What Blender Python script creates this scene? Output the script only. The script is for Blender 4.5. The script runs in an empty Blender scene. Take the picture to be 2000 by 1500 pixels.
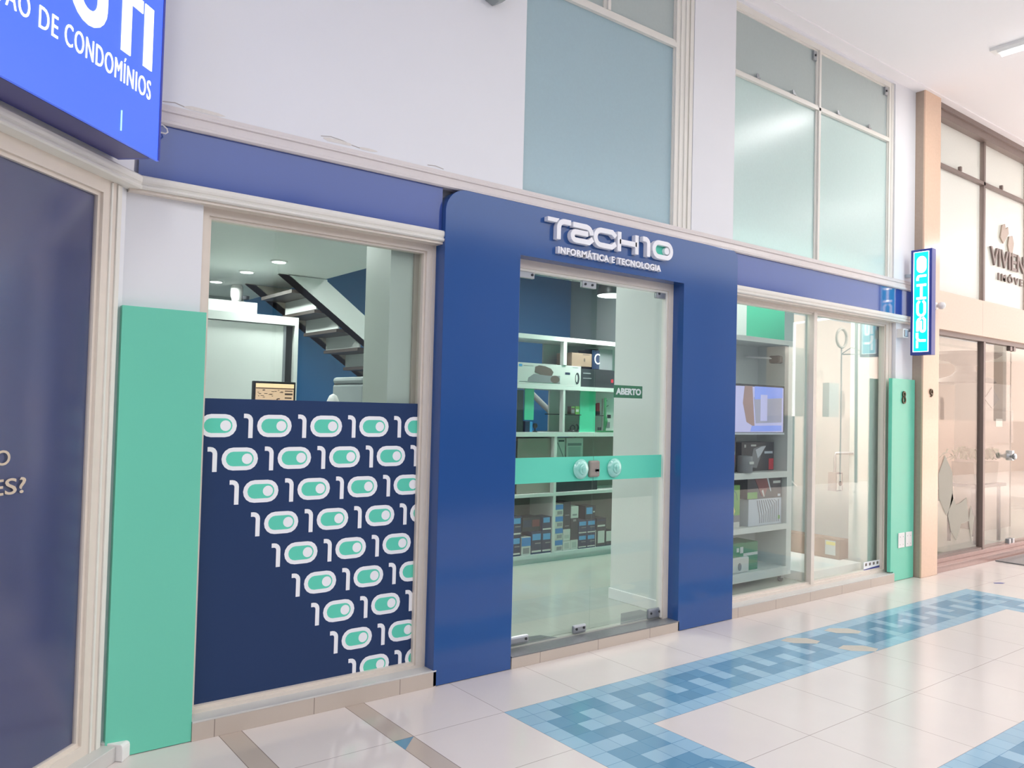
import bpy, bmesh, math, random
from mathutils import Vector, Matrix
random.seed(7)
S = bpy.context.scene
COL = S.collection
PI = math.pi

# ------------------------------------------------------------------ camera
cam_d = bpy.data.cameras.new('camera'); cam = bpy.data.objects.new('camera', cam_d); COL.objects.link(cam)
_r = Vector((0.79269095, -0.60911768, 0.02483348))
_d = Vector((0.03807922, 0.00881693, -0.99923583))
_f = Vector((0.60843326, 0.79303084, 0.03018382))
cam.matrix_world = Matrix(((_r.x, -_d.x, -_f.x, -2.35611), (_r.y, -_d.y, -_f.y, -3.07006), (_r.z, -_d.z, -_f.z, 1.46376), (0, 0, 0, 1)))
cam_d.sensor_width = 36.0
cam_d.lens = 36.0 * 1552.33 / 2000.0
cam_d.clip_start = 0.05; cam_d.clip_end = 200
S.camera = cam

# ------------------------------------------------------------------ world, exposure
W = bpy.data.worlds.new('world'); S.world = W; W.use_nodes = True
bg = W.node_tree.nodes['Background']; bg.inputs[0].default_value = (0.97, 0.96, 1.0, 1); bg.inputs[1].default_value = 2.0
S.view_settings.view_transform = 'Standard'; S.view_settings.look = 'None'
S.view_settings.exposure = 0.17; S.view_settings.gamma = 1.0; S.view_settings.use_curve_mapping = False
S.cycles.use_denoising = True
S.cycles.max_bounces = 10; S.cycles.transparent_max_bounces = 16
S.cycles.sample_clamp_indirect = 8.0

def area_light(name, loc, sx, sy, power, color=(1, 1, 1), rot=(0, 0, 0), parent=None):
    L = bpy.data.lights.new(name, 'AREA'); L.shape = 'RECTANGLE'; L.size = sx; L.size_y = sy
    L.energy = power; L.color = color
    o = bpy.data.objects.new(name, L); COL.objects.link(o); o.location = loc; o.rotation_euler = rot
    if parent: o.parent = parent
    return o

_sl = bpy.data.lights.new('sun', 'SUN'); _sl.energy = 9.0; _sl.angle = 0.03; _sl.color = (1, .95, .90)
_so = bpy.data.objects.new('sun', _sl); COL.objects.link(_so); _so.rotation_euler = (math.radians(-42), 0, math.radians(8))

# ------------------------------------------------------------------ materials
M = {}
def srgb(r, g, b):
    f = lambda c: c / 12.92 if c <= 0.04045 else ((c + 0.055) / 1.055) ** 2.4
    return (f(r / 255), f(g / 255), f(b / 255), 1)
def mat(name, rgb, rough=0.5, metal=0.0, spec=0.5, noise=0.04, nscale=12.0, bump=0.0, emit=None, coat=0.0):
    m = bpy.data.materials.new(name); m.use_nodes = True
    nt = m.node_tree; b = nt.nodes['Principled BSDF']
    c = srgb(*rgb)
    b.inputs['Roughness'].default_value = rough; b.inputs['Metallic'].default_value = metal
    b.inputs['Specular IOR Level'].default_value = spec; b.inputs['Coat Weight'].default_value = coat
    tc = nt.nodes.new('ShaderNodeTexCoord'); nz = nt.nodes.new('ShaderNodeTexNoise')
    nz.inputs['Scale'].default_value = nscale; nz.inputs['Detail'].default_value = 4
    nt.links.new(tc.outputs['Object'], nz.inputs['Vector'])
    mx = nt.nodes.new('ShaderNodeMix'); mx.data_type = 'RGBA'
    mx.inputs['A'].default_value = tuple(max(0, x * (1 - noise)) for x in c[:3]) + (1,)
    mx.inputs['B'].default_value = tuple(min(1, x * (1 + noise)) for x in c[:3]) + (1,)
    nt.links.new(nz.outputs['Fac'], mx.inputs['Factor'])
    nt.links.new(mx.outputs['Result'], b.inputs['Base Color'])
    if bump:
        bp = nt.nodes.new('ShaderNodeBump'); bp.inputs['Strength'].default_value = bump; bp.inputs['Distance'].default_value = 0.004
        nt.links.new(nz.outputs['Fac'], bp.inputs['Height']); nt.links.new(bp.outputs['Normal'], b.inputs['Normal'])
    if emit:
        b.inputs['Emission Color'].default_value = srgb(*emit[0]); b.inputs['Emission Strength'].default_value = emit[1]
    M[name] = m
    return m

def math_node(nt, op, a, b=None):
    n = nt.nodes.new('ShaderNodeMath'); n.operation = op
    for i, v in enumerate((a, b)):
        if v is None: continue
        if isinstance(v, (int, float)): n.inputs[i].default_value = v
        else: nt.links.new(v, n.inputs[i])
    return n.outputs[0]
def grid_line(nt, coord, period, offset, half):
    """1 on a joint line of the tiling, else 0"""
    t = math_node(nt, 'SUBTRACT', coord, offset)
    t = math_node(nt, 'DIVIDE', t, period)
    t = math_node(nt, 'FRACT', t)
    t = math_node(nt, 'SUBTRACT', t, 0.5)
    t = math_node(nt, 'ABSOLUTE', t)
    return math_node(nt, 'GREATER_THAN', t, 0.5 - half / period)
def tile_mat(name, rgb, joint, xs, ys, axes=('X', 'Y'), rough=0.12, noise=0.03, half=0.0018, spec=0.5, vary=0.0):
    m = mat(name, rgb, rough, spec=spec, noise=noise, nscale=5)
    nt = m.node_tree; b = nt.nodes['Principled BSDF']
    tc = nt.nodes.new('ShaderNodeTexCoord'); sp = nt.nodes.new('ShaderNodeSeparateXYZ')
    nt.links.new(tc.outputs['Object'], sp.inputs[0])
    acc = None
    for ax, specs in zip(axes, (xs, ys)):
        for (p, o) in specs:
            g = grid_line(nt, sp.outputs[ax], p, o, half)
            acc = g if acc is None else math_node(nt, 'MAXIMUM', acc, g)
    src = b.inputs['Base Color'].links[0].from_socket
    if vary:
        wn = nt.nodes.new('ShaderNodeTexWhiteNoise'); wn.noise_dimensions = '2D'
        cx = math_node(nt, 'FLOOR', math_node(nt, 'DIVIDE', sp.outputs[axes[0]], xs[0][0]))
        cy = math_node(nt, 'FLOOR', math_node(nt, 'DIVIDE', sp.outputs[axes[1]], ys[0][0]))
        cb = nt.nodes.new('ShaderNodeCombineXYZ'); nt.links.new(cx, cb.inputs[0]); nt.links.new(cy, cb.inputs[1])
        nt.links.new(cb.outputs[0], wn.inputs['Vector'])
        hv = nt.nodes.new('ShaderNodeHueSaturation')
        v = math_node(nt, 'ADD', math_node(nt, 'MULTIPLY', wn.outputs['Value'], vary), 1 - vary / 2)
        nt.links.new(v, hv.inputs['Value']); nt.links.new(src, hv.inputs['Color']); src = hv.outputs[0]
    mx = nt.nodes.new('ShaderNodeMix'); mx.data_type = 'RGBA'; mx.inputs['B'].default_value = srgb(*joint)
    nt.links.new(acc, mx.inputs['Factor']); nt.links.new(src, mx.inputs['A'])
    nt.links.new(mx.outputs['Result'], b.inputs['Base Color'])
    return m
def glass_mat(name, tint=(0.9, 0.96, 0.93), rough=0.0, refl=1.3):
    """architectural glass: clear with Schlick reflection on each face"""
    m = bpy.data.materials.new(name); m.use_nodes = True; nt = m.node_tree; nt.nodes.clear()
    out = nt.nodes.new('ShaderNodeOutputMaterial'); tr = nt.nodes.new('ShaderNodeBsdfTransparent'); gl = nt.nodes.new('ShaderNodeBsdfGlossy')
    tr.inputs[0].default_value = tint + (1,); gl.inputs['Roughness'].default_value = rough; gl.inputs[0].default_value = (1, 1, 1, 1)
    lw = nt.nodes.new('ShaderNodeLayerWeight'); lw.inputs['Blend'].default_value = 0.5
    p = math_node(nt, 'POWER', lw.outputs['Facing'], 5.0)
    f = math_node(nt, 'ADD', math_node(nt, 'MULTIPLY', p, 0.96), 0.04)
    f = math_node(nt, 'MULTIPLY', f, refl)
    mx = nt.nodes.new('ShaderNodeMixShader')
    nt.links.new(f, mx.inputs[0]); nt.links.new(tr.outputs[0], mx.inputs[1]); nt.links.new(gl.outputs[0], mx.inputs[2]); nt.links.new(mx.outputs[0], out.inputs[0])
    M[name] = m; return m
def frosted_mat(name, rgb, trans=0.5, rough=0.25):
    m = bpy.data.materials.new(name); m.use_nodes = True; nt = m.node_tree; nt.nodes.clear()
    out = nt.nodes.new('ShaderNodeOutputMaterial'); d = nt.nodes.new('ShaderNodeBsdfDiffuse'); t = nt.nodes.new('ShaderNodeBsdfTranslucent'); g = nt.nodes.new('ShaderNodeBsdfGlossy')
    tc = nt.nodes.new('ShaderNodeTexCoord'); nz = nt.nodes.new('ShaderNodeTexNoise'); nz.inputs['Scale'].default_value = 60
    nt.links.new(tc.outputs['Object'], nz.inputs['Vector'])
    c = srgb(*rgb); mc = nt.nodes.new('ShaderNodeMix'); mc.data_type = 'RGBA'
    mc.inputs['A'].default_value = tuple(x * 0.97 for x in c[:3]) + (1,); mc.inputs['B'].default_value = tuple(min(1, x * 1.03) for x in c[:3]) + (1,)
    nt.links.new(nz.outputs['Fac'], mc.inputs['Factor'])
    nt.links.new(mc.outputs['Result'], d.inputs[0]); nt.links.new(mc.outputs['Result'], t.inputs[0]); g.inputs['Roughness'].default_value = rough
    a = nt.nodes.new('ShaderNodeMixShader'); a.inputs[0].default_value = trans
    nt.links.new(d.outputs[0], a.inputs[1]); nt.links.new(t.outputs[0], a.inputs[2])
    lw = nt.nodes.new('ShaderNodeLayerWeight'); lw.inputs['Blend'].default_value = 0.5
    f = math_node(nt, 'ADD', math_node(nt, 'MULTIPLY', math_node(nt, 'POWER', lw.outputs['Facing'], 5.0), 0.9), 0.05)
    b = nt.nodes.new('ShaderNodeMixShader')
    nt.links.new(f, b.inputs[0]); nt.links.new(a.outputs[0], b.inputs[1]); nt.links.new(g.outputs[0], b.inputs[2]); nt.links.new(b.outputs[0], out.inputs[0])
    M[name] = m; return m

mat('wall_white', (234, 236, 240), 0.6, noise=0.012, nscale=3, bump=0.05)
mat('ceiling_white', (250, 248, 250), 0.7, noise=0.01, nscale=2)
mat('trim_grey', (222, 216, 214), 0.4, noise=0.04, nscale=9)
mat('frame_beige', (226, 216, 204), 0.35, noise=0.05, nscale=14)
mat('frame_white', (232, 230, 222), 0.35, noise=0.03, nscale=14)
mat('panel_blue', (42, 84, 148), 0.13, noise=0.03, nscale=2, spec=0.6)
mat('band_blue', (54, 82, 158), 0.10, noise=0.03, nscale=2, spec=0.7)
mat('panel_mint', (112, 210, 182), 0.35, noise=0.02, nscale=3)
mat('film_navy', (38, 60, 100), 0.42, noise=0.03, nscale=3, spec=0.3)
mat('film_white', (248, 249, 252), 0.5, noise=0.01)
mat('film_navy_pale', (70, 84, 134), 0.4, noise=0.06, nscale=2, spec=0.3)
mat('film_mint', (96, 214, 186), 0.5, noise=0.01)
mat('letter_white', (244, 245, 250), 0.4, noise=0.01)
mat('logo_mint', (84, 205, 178), 0.4, noise=0.01)
mat('sign_blue', (60, 100, 230), 0.3, noise=0.02, emit=((84, 122, 252), 0.42))
mat('sign_blue_side', (48, 62, 170), 0.3, noise=0.02)
mat('sign_under', (86, 84, 140), 0.35, noise=0.1, nscale=4)
mat('sign_white', (250, 250, 255), 0.4, noise=0.0, emit=((255, 255, 255), 0.7))
mat('line_cyan', (190, 235, 255), 0.4, noise=0.0, emit=((190, 235, 255), 0.5))
mat('lightbox_cyan', (0, 205, 240), 0.4, noise=0.0, emit=((0, 215, 245), 1.0))
mat('lightbox_white', (255, 255, 255), 0.4, noise=0.0, emit=((255, 255, 255), 2.0))
mat('lightbox_case', (52, 66, 150), 0.3, noise=0.03)
mat('stone_beige', (205, 190, 176), 0.25, noise=0.06, nscale=20)
mat('stone_dark', (120, 122, 124), 0.2, noise=0.1, nscale=40)
mat('sill_top', (205, 204, 200), 0.2, noise=0.05, nscale=8)
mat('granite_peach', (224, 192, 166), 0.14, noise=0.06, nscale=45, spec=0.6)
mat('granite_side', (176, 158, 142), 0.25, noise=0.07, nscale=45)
mat('granite_brown', (168, 138, 130), 0.25, noise=0.1, nscale=30)
mat('metal_brown', (126, 110, 104), 0.35, metal=0.1, noise=0.08, nscale=20)
mat('metal_grey', (172, 176, 180), 0.3, metal=0.7, noise=0.05, nscale=20)
mat('metal_dark', (60, 62, 66), 0.35, metal=0.5, noise=0.05)
mat('bronze', (96, 84, 66), 0.4, metal=0.6, noise=0.1, nscale=40)
mat('plastic_white', (238, 236, 234), 0.4, noise=0.01)
mat('plastic_grey', (150, 158, 158), 0.45, noise=0.03)
mat('plastic_black', (34, 36, 40), 0.35, noise=0.05)
mat('shop_white', (222, 226, 222), 0.55, noise=0.015, nscale=4)
mat('shop_grey', (168, 176, 174), 0.6, noise=0.02, nscale=4)
mat('shop_blue', (38, 108, 164), 0.4, noise=0.06, nscale=2)
mat('shop_mint', (82, 196, 158), 0.5, noise=0.03, nscale=3)
mat('mdf_white', (212, 216, 212), 0.4, noise=0.015, nscale=5)
mat('tread_wood', (74, 64, 58), 0.5, noise=0.12, nscale=18)
mat('stringer_grey', (176, 164, 150), 0.5, noise=0.06, nscale=10)
mat('pale_green', (200, 210, 200), 0.5, noise=0.03, nscale=4)
mat('screen_warm', (235, 200, 165), 0.3, noise=0.02, emit=((240, 200, 165), 0.55))
mat('screen_light', (250, 225, 180), 0.3, noise=0.0, emit=((250, 220, 170), 0.8))
mat('screen_text', (110, 86, 76), 0.3, noise=0.0)
mat('tv_lilac', (180, 176, 214), 0.3, noise=0.06, nscale=8, emit=((176, 176, 220), 0.45))
mat('tv_grey', (150, 148, 168), 0.3, noise=0.1, nscale=10, emit=((150, 150, 175), 0.4))
mat('tv_blue', (130, 145, 205), 0.3, noise=0.05, emit=((120, 145, 240), 0.5))
mat('tv_orange', (150, 122, 118), 0.3, noise=0.15, nscale=12, emit=((160, 128, 122), 0.30))
mat('card_brown', (140, 116, 98), 0.7, noise=0.06, nscale=10)
mat('card_dark', (92, 78, 70), 0.6, noise=0.06, nscale=10)
mat('card_white', (196, 200, 196), 0.5, noise=0.02)
mat('card_black', (44, 46, 52), 0.4, noise=0.1)
mat('card_navy', (36, 46, 76), 0.4, noise=0.15, nscale=30)
mat('card_blue', (28, 122, 192), 0.4, noise=0.05)
mat('card_cyan', (70, 150, 205), 0.4, noise=0.2, nscale=60)
mat('card_red', (196, 40, 56), 0.45, noise=0.05)
mat('card_green', (60, 128, 86), 0.45, noise=0.06)
mat('card_lime', (112, 165, 84), 0.45, noise=0.06)
mat('card_yellow', (226, 214, 120), 0.5, noise=0.05)
mat('card_grey', (128, 130, 134), 0.5, noise=0.08)
mat('card_silver', (190, 198, 208), 0.4, noise=0.05)
mat('card_maroon', (120, 62, 62), 0.5, noise=0.08)
mat('open_green', (16, 120, 76), 0.4, noise=0.02)
mat('leaf', (96, 112, 86), 0.6, noise=0.2, nscale=10)
mat('pot_grey', (118, 116, 108), 0.6, noise=0.1)
mat('taupe', (150, 142, 134), 0.6, noise=0.04)
mat('taupe_dark', (124, 116, 110), 0.6, noise=0.04)
mat('pale_peach', (214, 196, 184), 0.6, noise=0.02)
mat('mall_grey', (56, 62, 74), 0.6, noise=0.05)
mat('sun_peach', (244, 222, 208), 0.7, noise=0.03)
mat('gold_text', (206, 190, 170), 0.5, noise=0.02)
mat('tube', (255, 255, 255), 0.4, noise=0, emit=((255, 255, 255), 5.0))
mat('lamp_disc', (255, 255, 255), 0.4, noise=0, emit=((245, 255, 250), 4.0))
mat('lamp_shade', (62, 68, 70), 0.35, metal=0.3, noise=0.03)
mat('crystal', (152, 222, 206), 0.08, noise=0.05, nscale=30, spec=0.9, coat=0.6)
mat('wear', (196, 190, 178), 0.4, noise=0.08, nscale=40)
mat('plaster_flake', (226, 222, 216), 0.8, noise=0.1, nscale=60)
mat('crack', (176, 170, 166), 0.8, noise=0.1)
glass_mat('glass', (0.935, 0.965, 0.952))
glass_mat('glass_clear', (0.93, 0.93, 0.92), refl=0.8)
glass_mat('glass_dark', (0.9, 0.9, 0.92), rough=0.14)
frosted_mat('frost_blue', (196, 222, 230), 0.35)
frosted_mat('frost_aqua', (226, 246, 243), 0.35)
frosted_mat('frost_vent', (208, 220, 218), 0.3, 0.15)
frosted_mat('frost_white', (232, 232, 228), 0.3)
frosted_mat('frost_leaf', (196, 194, 180), 0.4, 0.5)
_tiles = dict(xs=[(0.5, 0.0)], ys=[(0.5, 0.0)])
tile_mat('floor_cream', (218, 210, 205), (168, 156, 150), rough=0.16, **_tiles)
tile_mat('floor_cream_side', (222, 213, 208), (168, 156, 150), xs=[(0.6, 0.0), (0.6, 0.1)], ys=[(0.5, 0.0)], rough=0.10)
tile_mat('floor_strip', (190, 176, 164), (120, 108, 98), xs=[(0.6, 0.0), (0.6, 0.1)], ys=[(0.5, 0.0)], rough=0.15)
tile_mat('floor_sky', (148, 184, 205), (84, 130, 160), xs=[(0.1, 0.0)], ys=[(0.1, 0.0)], rough=0.12, half=0.0012, vary=0.10)
tile_mat('floor_teal', (102, 148, 176), (60, 112, 150), xs=[(0.1, 0.0)], ys=[(0.1, 0.0)], rough=0.12, half=0.0010, vary=0.16)
tile_mat('floor_shop', (184, 188, 178), (176, 176, 168), rough=0.10, **_tiles)
tile_mat('sill_front', (196, 184, 172), (132, 120, 110), xs=[(0.46, -0.76)], ys=[(9.0, -3.0)], axes=('X', 'Z'), rough=0.3, half=0.0018)

# ------------------------------------------------------------------ mesh helpers
class MB:
    def __init__(s): s.v = []; s.f = []; s.m = []; s.mats = []
    def mi(s, name):
        if name not in s.mats: s.mats.append(name)
        return s.mats.index(name)
    def add(s, verts, faces, m):
        b = len(s.v); s.v += [tuple(v) for v in verts]; k = s.mi(m)
        for f in faces: s.f.append(tuple(i + b for i in f)); s.m.append(k)
        return s
    def box(s, x0, x1, y0, y1, z0, z1, m, fr=None):
        if x0 > x1: x0, x1 = x1, x0
        if y0 > y1: y0, y1 = y1, y0
        if z0 > z1: z0, z1 = z1, z0
        v = [(x, y, z) for x in (x0, x1) for y in (y0, y1) for z in (z0, z1)]
        if fr: v = [fr(*q) for q in v]
        return s.add(v, [(0, 1, 3, 2), (4, 6, 7, 5), (0, 4, 5, 1), (2, 3, 7, 6), (0, 2, 6, 4), (1, 5, 7, 3)], m)
    def prism(s, poly, fr, c0, c1, m, mside=None):
        """poly of (a,b); fr maps (a,b,c) to the world; c0 back, c1 front"""
        n = len(poly)
        v = [fr(a, b, c0) for a, b in poly] + [fr(a, b, c1) for a, b in poly]
        s.add(v, [tuple(range(n))[::-1], tuple(range(n, 2 * n))], m)
        return s.add(v, [(i, (i + 1) % n, n + (i + 1) % n, n + i) for i in range(n)], mside or m)
    def strip(s, L, R, fr, c0, c1, m, closed=False):
        """ribbon between two polylines given thickness"""
        n = len(L); k = n if closed else n - 1
        v = [fr(*p, c0) for p in L] + [fr(*p, c0) for p in R] + [fr(*p, c1) for p in L] + [fr(*p, c1) for p in R]
        F = []
        for i in range(k):
            j = (i + 1) % n
            F += [(i, j, n + j, n + i), (2 * n + i, 3 * n + i, 3 * n + j, 2 * n + j), (i, 2 * n + i, 2 * n + j, j), (n + i, n + j, 3 * n + j, 3 * n + i)]
        if not closed: F += [(0, n, 3 * n, 2 * n), (n - 1, 3 * n - 1, 4 * n - 1, 2 * n - 1)]
        return s.add(v, F, m)
    def face(s, pts, m): return s.add(pts, [tuple(range(len(pts)))], m)
    def tube(s, pts, r, m, n=10):
        pts = [Vector(p) for p in pts]; rings = []
        for i, p in enumerate(pts):
            d = (pts[min(i + 1, len(pts) - 1)] - pts[max(i - 1, 0)]).normalized()
            u = d.orthogonal().normalized() if i == 0 else (pu - d * pu.dot(d)).normalized()
            pu = u; w = d.cross(u)
            rr = r[i] if isinstance(r, (list, tuple)) else r
            rings.append([p + (u * math.cos(a) + w * math.sin(a)) * rr for a in [2 * PI * k / n for k in range(n)]])
        v = [q for g in rings for q in g]
        F = [(i * n + k, i * n + (k + 1) % n, (i + 1) * n + (k + 1) % n, (i + 1) * n + k) for i in range(len(rings) - 1) for k in range(n)]
        F += [tuple(range(n))[::-1], tuple(range(len(v) - n, len(v)))]
        return s.add(v, F, m)
    def lathe(s, prof, c, m, n=24, axis='Z'):
        c = Vector(c); v = []
        for (r, h) in prof:
            for k in range(n):
                a = 2 * PI * k / n; x, y = r * math.cos(a), r * math.sin(a)
                v.append(c + (Vector((x, y, h)) if axis == 'Z' else Vector((x, -h, y)) if axis == 'Y' else Vector((-h, x, y))))
        F = [(i * n + k, i * n + (k + 1) % n, (i + 1) * n + (k + 1) % n, (i + 1) * n + k) for i in range(len(prof) - 1) for k in range(n)]
        F += [tuple(range(n))[::-1], tuple(range(len(v) - n, len(v)))]
        return s.add(v, F, m)
    def build(s, name, parent=None, bevel=0.0, smooth=False):
        me = bpy.data.meshes.new(name); me.from_pydata(s.v, [], s.f)
        for n in s.mats: me.materials.append(M[n])
        me.polygons.foreach_set('material_index', s.m)
        bm = bmesh.new(); bm.from_mesh(me); bmesh.ops.remove_doubles(bm, verts=bm.verts, dist=1e-5) if smooth or bevel else None
        bmesh.ops.recalc_face_normals(bm, faces=bm.faces); bm.to_mesh(me); bm.free()
        if smooth:
            me.polygons.foreach_set('use_smooth', [True] * len(me.polygons))
            try: me.set_sharp_from_angle(angle=math.radians(38))
            except Exception: pass
        me.update()
        o = bpy.data.objects.new(name, me); COL.objects.link(o)
        if parent:
            o.parent = parent; o.matrix_parent_inverse = parent.matrix_world.inverted() if False else Matrix.Translation(-parent.location)
        if bevel:
            b = o.modifiers.new('bevel', 'BEVEL'); b.width = bevel; b.segments = 2; b.limit_method = 'ANGLE'
        return o
def tag(o, label=None, cat=None, group=None, kind=None):
    if label: o['label'] = label
    if cat: o['category'] = cat
    if group: o['group'] = group
    if kind: o['kind'] = kind
    return o
def thing(name, loc, label, cat, group=None, kind=None):
    o = bpy.data.objects.new(name, None); COL.objects.link(o); o.location = loc; o.empty_display_size = 0.1
    return tag(o, label, cat, group, kind)
def struct(o, label=None): o['kind'] = 'structure'; 
def front(y):   # a = x, b = z, c = distance out of the facade toward the mall
    return lambda a, b, c: (a, y - c, b)
s2 = math.sqrt(0.5)
PC = Vector((-1.61, 0.49, 0))
def left(u, c, z):          # the neighbouring shop front at 45 degrees: u = distance from the corner
    return (PC.x - s2 * u + s2 * c, PC.y - s2 * u - s2 * c, z)
def leftfr(off):            # reading frame: a grows toward the corner (a = -u)
    return lambda a, b, c: left(-a, off + c, b)
def left_box(mb, u0, u1, c0, c1, z0, z1, m): return mb.box(u0, u1, c0, c1, z0, z1, m, fr=left)

def text_mesh(name, text, fr, box, depth, m, bold=0.0, parent=None, spacing=1.0, shear=0.0, split=False):
    """text fitted to box=(a0,a1,b0,b1) of the frame fr"""
    cu = bpy.data.curves.new(name, 'FONT'); cu.body = text; cu.size = 1; cu.extrude = 0.5; cu.offset = bold; cu.space_character = spacing; cu.resolution_u = 4; cu.shear = shear
    tmp = bpy.data.objects.new(name, cu); COL.objects.link(tmp)
    dg = bpy.context.evaluated_depsgraph_get(); dg.update()
    me = bpy.data.meshes.new_from_object(tmp.evaluated_get(dg))
    bpy.data.objects.remove(tmp); bpy.data.curves.remove(cu)
    xs = [v.co.x for v in me.vertices]; ys = [v.co.y for v in me.vertices]
    x0, x1, y0, y1 = min(xs), max(xs), min(ys), max(ys); a0, a1, b0, b1 = box
    for v in me.vertices:
        v.co = Vector(fr(a0 + (v.co.x - x0) / (x1 - x0) * (a1 - a0), b0 + (v.co.y - y0) / (y1 - y0) * (b1 - b0), (v.co.z + 0.5) * depth))
    me.materials.clear(); me.materials.append(M[m])
    bm = bmesh.new(); bm.from_mesh(me); bmesh.ops.remove_doubles(bm, verts=bm.verts, dist=1e-6); bmesh.ops.recalc_face_normals(bm, faces=bm.faces); bm.to_mesh(me); bm.free()
    if not split:
        o = bpy.data.objects.new(name, me); COL.objects.link(o)
        if parent: o.parent = parent; o.matrix_parent_inverse = Matrix.Translation(-parent.location)
        return o
    # one mesh per letter: group connected pieces whose extents along the line overlap (accents)
    n = len(me.vertices); P = list(range(n))
    def find(i):
        while P[i] != i: P[i] = P[P[i]]; i = P[i]
        return i
    for e_ in me.edges: P[find(e_.vertices[0])] = find(e_.vertices[1])
    O0 = Vector(fr(0, 0, 0)); AX = (Vector(fr(1, 0, 0)) - O0).normalized()
    comp = {}
    for i in range(n): comp.setdefault(find(i), []).append(i)
    spans = sorted([[min((me.vertices[i].co - O0).dot(AX) for i in c_), max((me.vertices[i].co - O0).dot(AX) for i in c_), set(c_)] for c_ in comp.values()], key=lambda q: q[0])
    merged = []
    for sp_ in spans:
        if merged and sp_[0] < merged[-1][1] - .35 * min(sp_[1] - sp_[0], merged[-1][1] - merged[-1][0]): merged[-1][1] = max(merged[-1][1], sp_[1]); merged[-1][2] |= sp_[2]
        else: merged.append(sp_)
    polys = [tuple(p.vertices) for p in me.polygons]; V = [tuple(v.co) for v in me.vertices]
    for a_, b_, S_ in merged:
        idx = {v: k for k, v in enumerate(sorted(S_))}
        m2 = bpy.data.meshes.new('letter'); m2.from_pydata([V[v] for v in sorted(S_)], [], [tuple(idx[v] for v in p) for p in polys if p[0] in S_]); m2.materials.append(M[m]); m2.update()
        o = bpy.data.objects.new('letter', m2); COL.objects.link(o); o.parent = parent; o.matrix_parent_inverse = Matrix.Translation(-parent.location)
    return None

# ---- strokes (the shop's lettering): centre lines given a width
def offset_poly(pts, w, closed=False):
    n = len(pts); L, R = [], []
    for i in range(n):
        p = Vector(pts[i]).to_2d()
        a = Vector(pts[i - 1]).to_2d() if (i > 0 or closed) else None
        b = Vector(pts[(i + 1) % n]).to_2d() if (i < n - 1 or closed) else None
        d1 = (p - a).normalized() if a is not None else None
        d2 = (b - p).normalized() if b is not None else None
        if d1 is None: d1 = d2
        if d2 is None: d2 = d1
        t = (d1 + d2); t = t.normalized() if t.length > 1e-6 else d1
        nn = Vector((-t.y, t.x)); k = w / 2 / max(0.35, nn.dot(Vector((-d1.y, d1.x))))
        L.append(tuple(p + nn * k)); R.append(tuple(p - nn * k))
    return L, R
def arc(cx, cy, r, a0, a1, n=7, ry=None):
    ry = ry or r
    return [(cx + r * math.cos(math.radians(a0 + (a1 - a0) * i / n)), cy + ry * math.sin(math.radians(a0 + (a1 - a0) * i / n))) for i in range(n + 1)]
def stadium(cx, cy, hw, hh, n=10):
    return arc(cx + hw - hh, cy, hh, -90, 90, n) + arc(cx - hw + hh, cy, hh, 90, 270, n)
GLY_T = ['p', [(0, 1), (.74, 1), (.56, .79), (0, .79)], [(1.48, .9), (1.1, .9)] + arc(1.06, .55, .35, 90, 180)[1:] + [(.71, 0)]]
GLY_E = [[(1.62, .87), (2.5, .87)] + arc(2.5, .5, .36, 90, 0)[1:], [(2.62, .53), (1.8, .53)] + arc(1.8, .33, .205, 90, 270)[1:] + [(2.7, .125), (2.95, .32)]]
GLY_C = [[(4.55, .68), (4.28, .875), (3.5, .875)] + arc(3.5, .5, .37, 90, 270, 10)[1:] + [(4.28, .125), (4.55, .32)]]
GLY_H = [[(4.8, 0), (4.8, 1)], [(6.08, 0), (6.08, 1)], [(4.8, .5), (6.08, .5)]]
GLY_1 = [[(6.53, .9), (6.72, .9)] + arc(6.72, .65, .25, 90, 0)[1:] + [(6.97, 0)]]
ZX, ZHW = 8.08, .815

# ================================================================== THE SETTING
# ---- mall floor: one mesh, 10 cm inlay cells
fl = MB()
X0, X1, Y0, Y1 = -8.0, 26.0, -10.0, 0.5
fl.face([(5.0, Y0, 0), (X1, Y0, 0), (X1, 0.6, 0), (5.0, 0.6, 0)], 'floor_cream')
fl.face([(0, 0, 0), (5, 0, 0), (5, 0.6, 0), (0, 0.6, 0)], 'floor_cream')
fl.face([(0, Y0, 0), (5, Y0, 0), (5, -2.0, 0), (0, -2.0, 0)], 'floor_cream')
fl.face([(0.5, -1.5, 0), (4.5, -1.5, 0), (4.5, -0.5, 0), (0.5, -0.5, 0)], 'floor_cream')
x = -0.5
strips = []
while x > X0 - 0.1:
    fl.face([(x, Y0, 0), (x + .5, Y0, 0), (x + .5, 0.6, 0), (x, 0.6, 0)], 'floor_cream_side')
    strips.append(x - 0.1); x -= 0.6
for k, sx in enumerate(strips):
    if k < 2 or k % 2 == 0:
        fl.face([(sx, 0, 0), (sx + .1, 0, 0), (sx + .1, 0.6, 0), (sx, 0.6, 0)], 'floor_strip')
        fl.face([(sx, 0, 0), (sx, -.1, 0), (sx + .1, 0, 0)], 'floor_teal')
        fl.face([(sx, -.1, 0), (sx + .1, -.1, 0), (sx + .1, 0, 0)], 'floor_strip')
        fl.face([(sx, Y0, 0), (sx + .1, Y0, 0), (sx + .1, -.1, 0), (sx, -.1, 0)], 'floor_strip')
    else:
        fl.face([(sx, Y0, 0), (sx + .1, Y0, 0), (sx + .1, 0.6, 0), (sx, 0.6, 0)], 'floor_cream_side')
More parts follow.
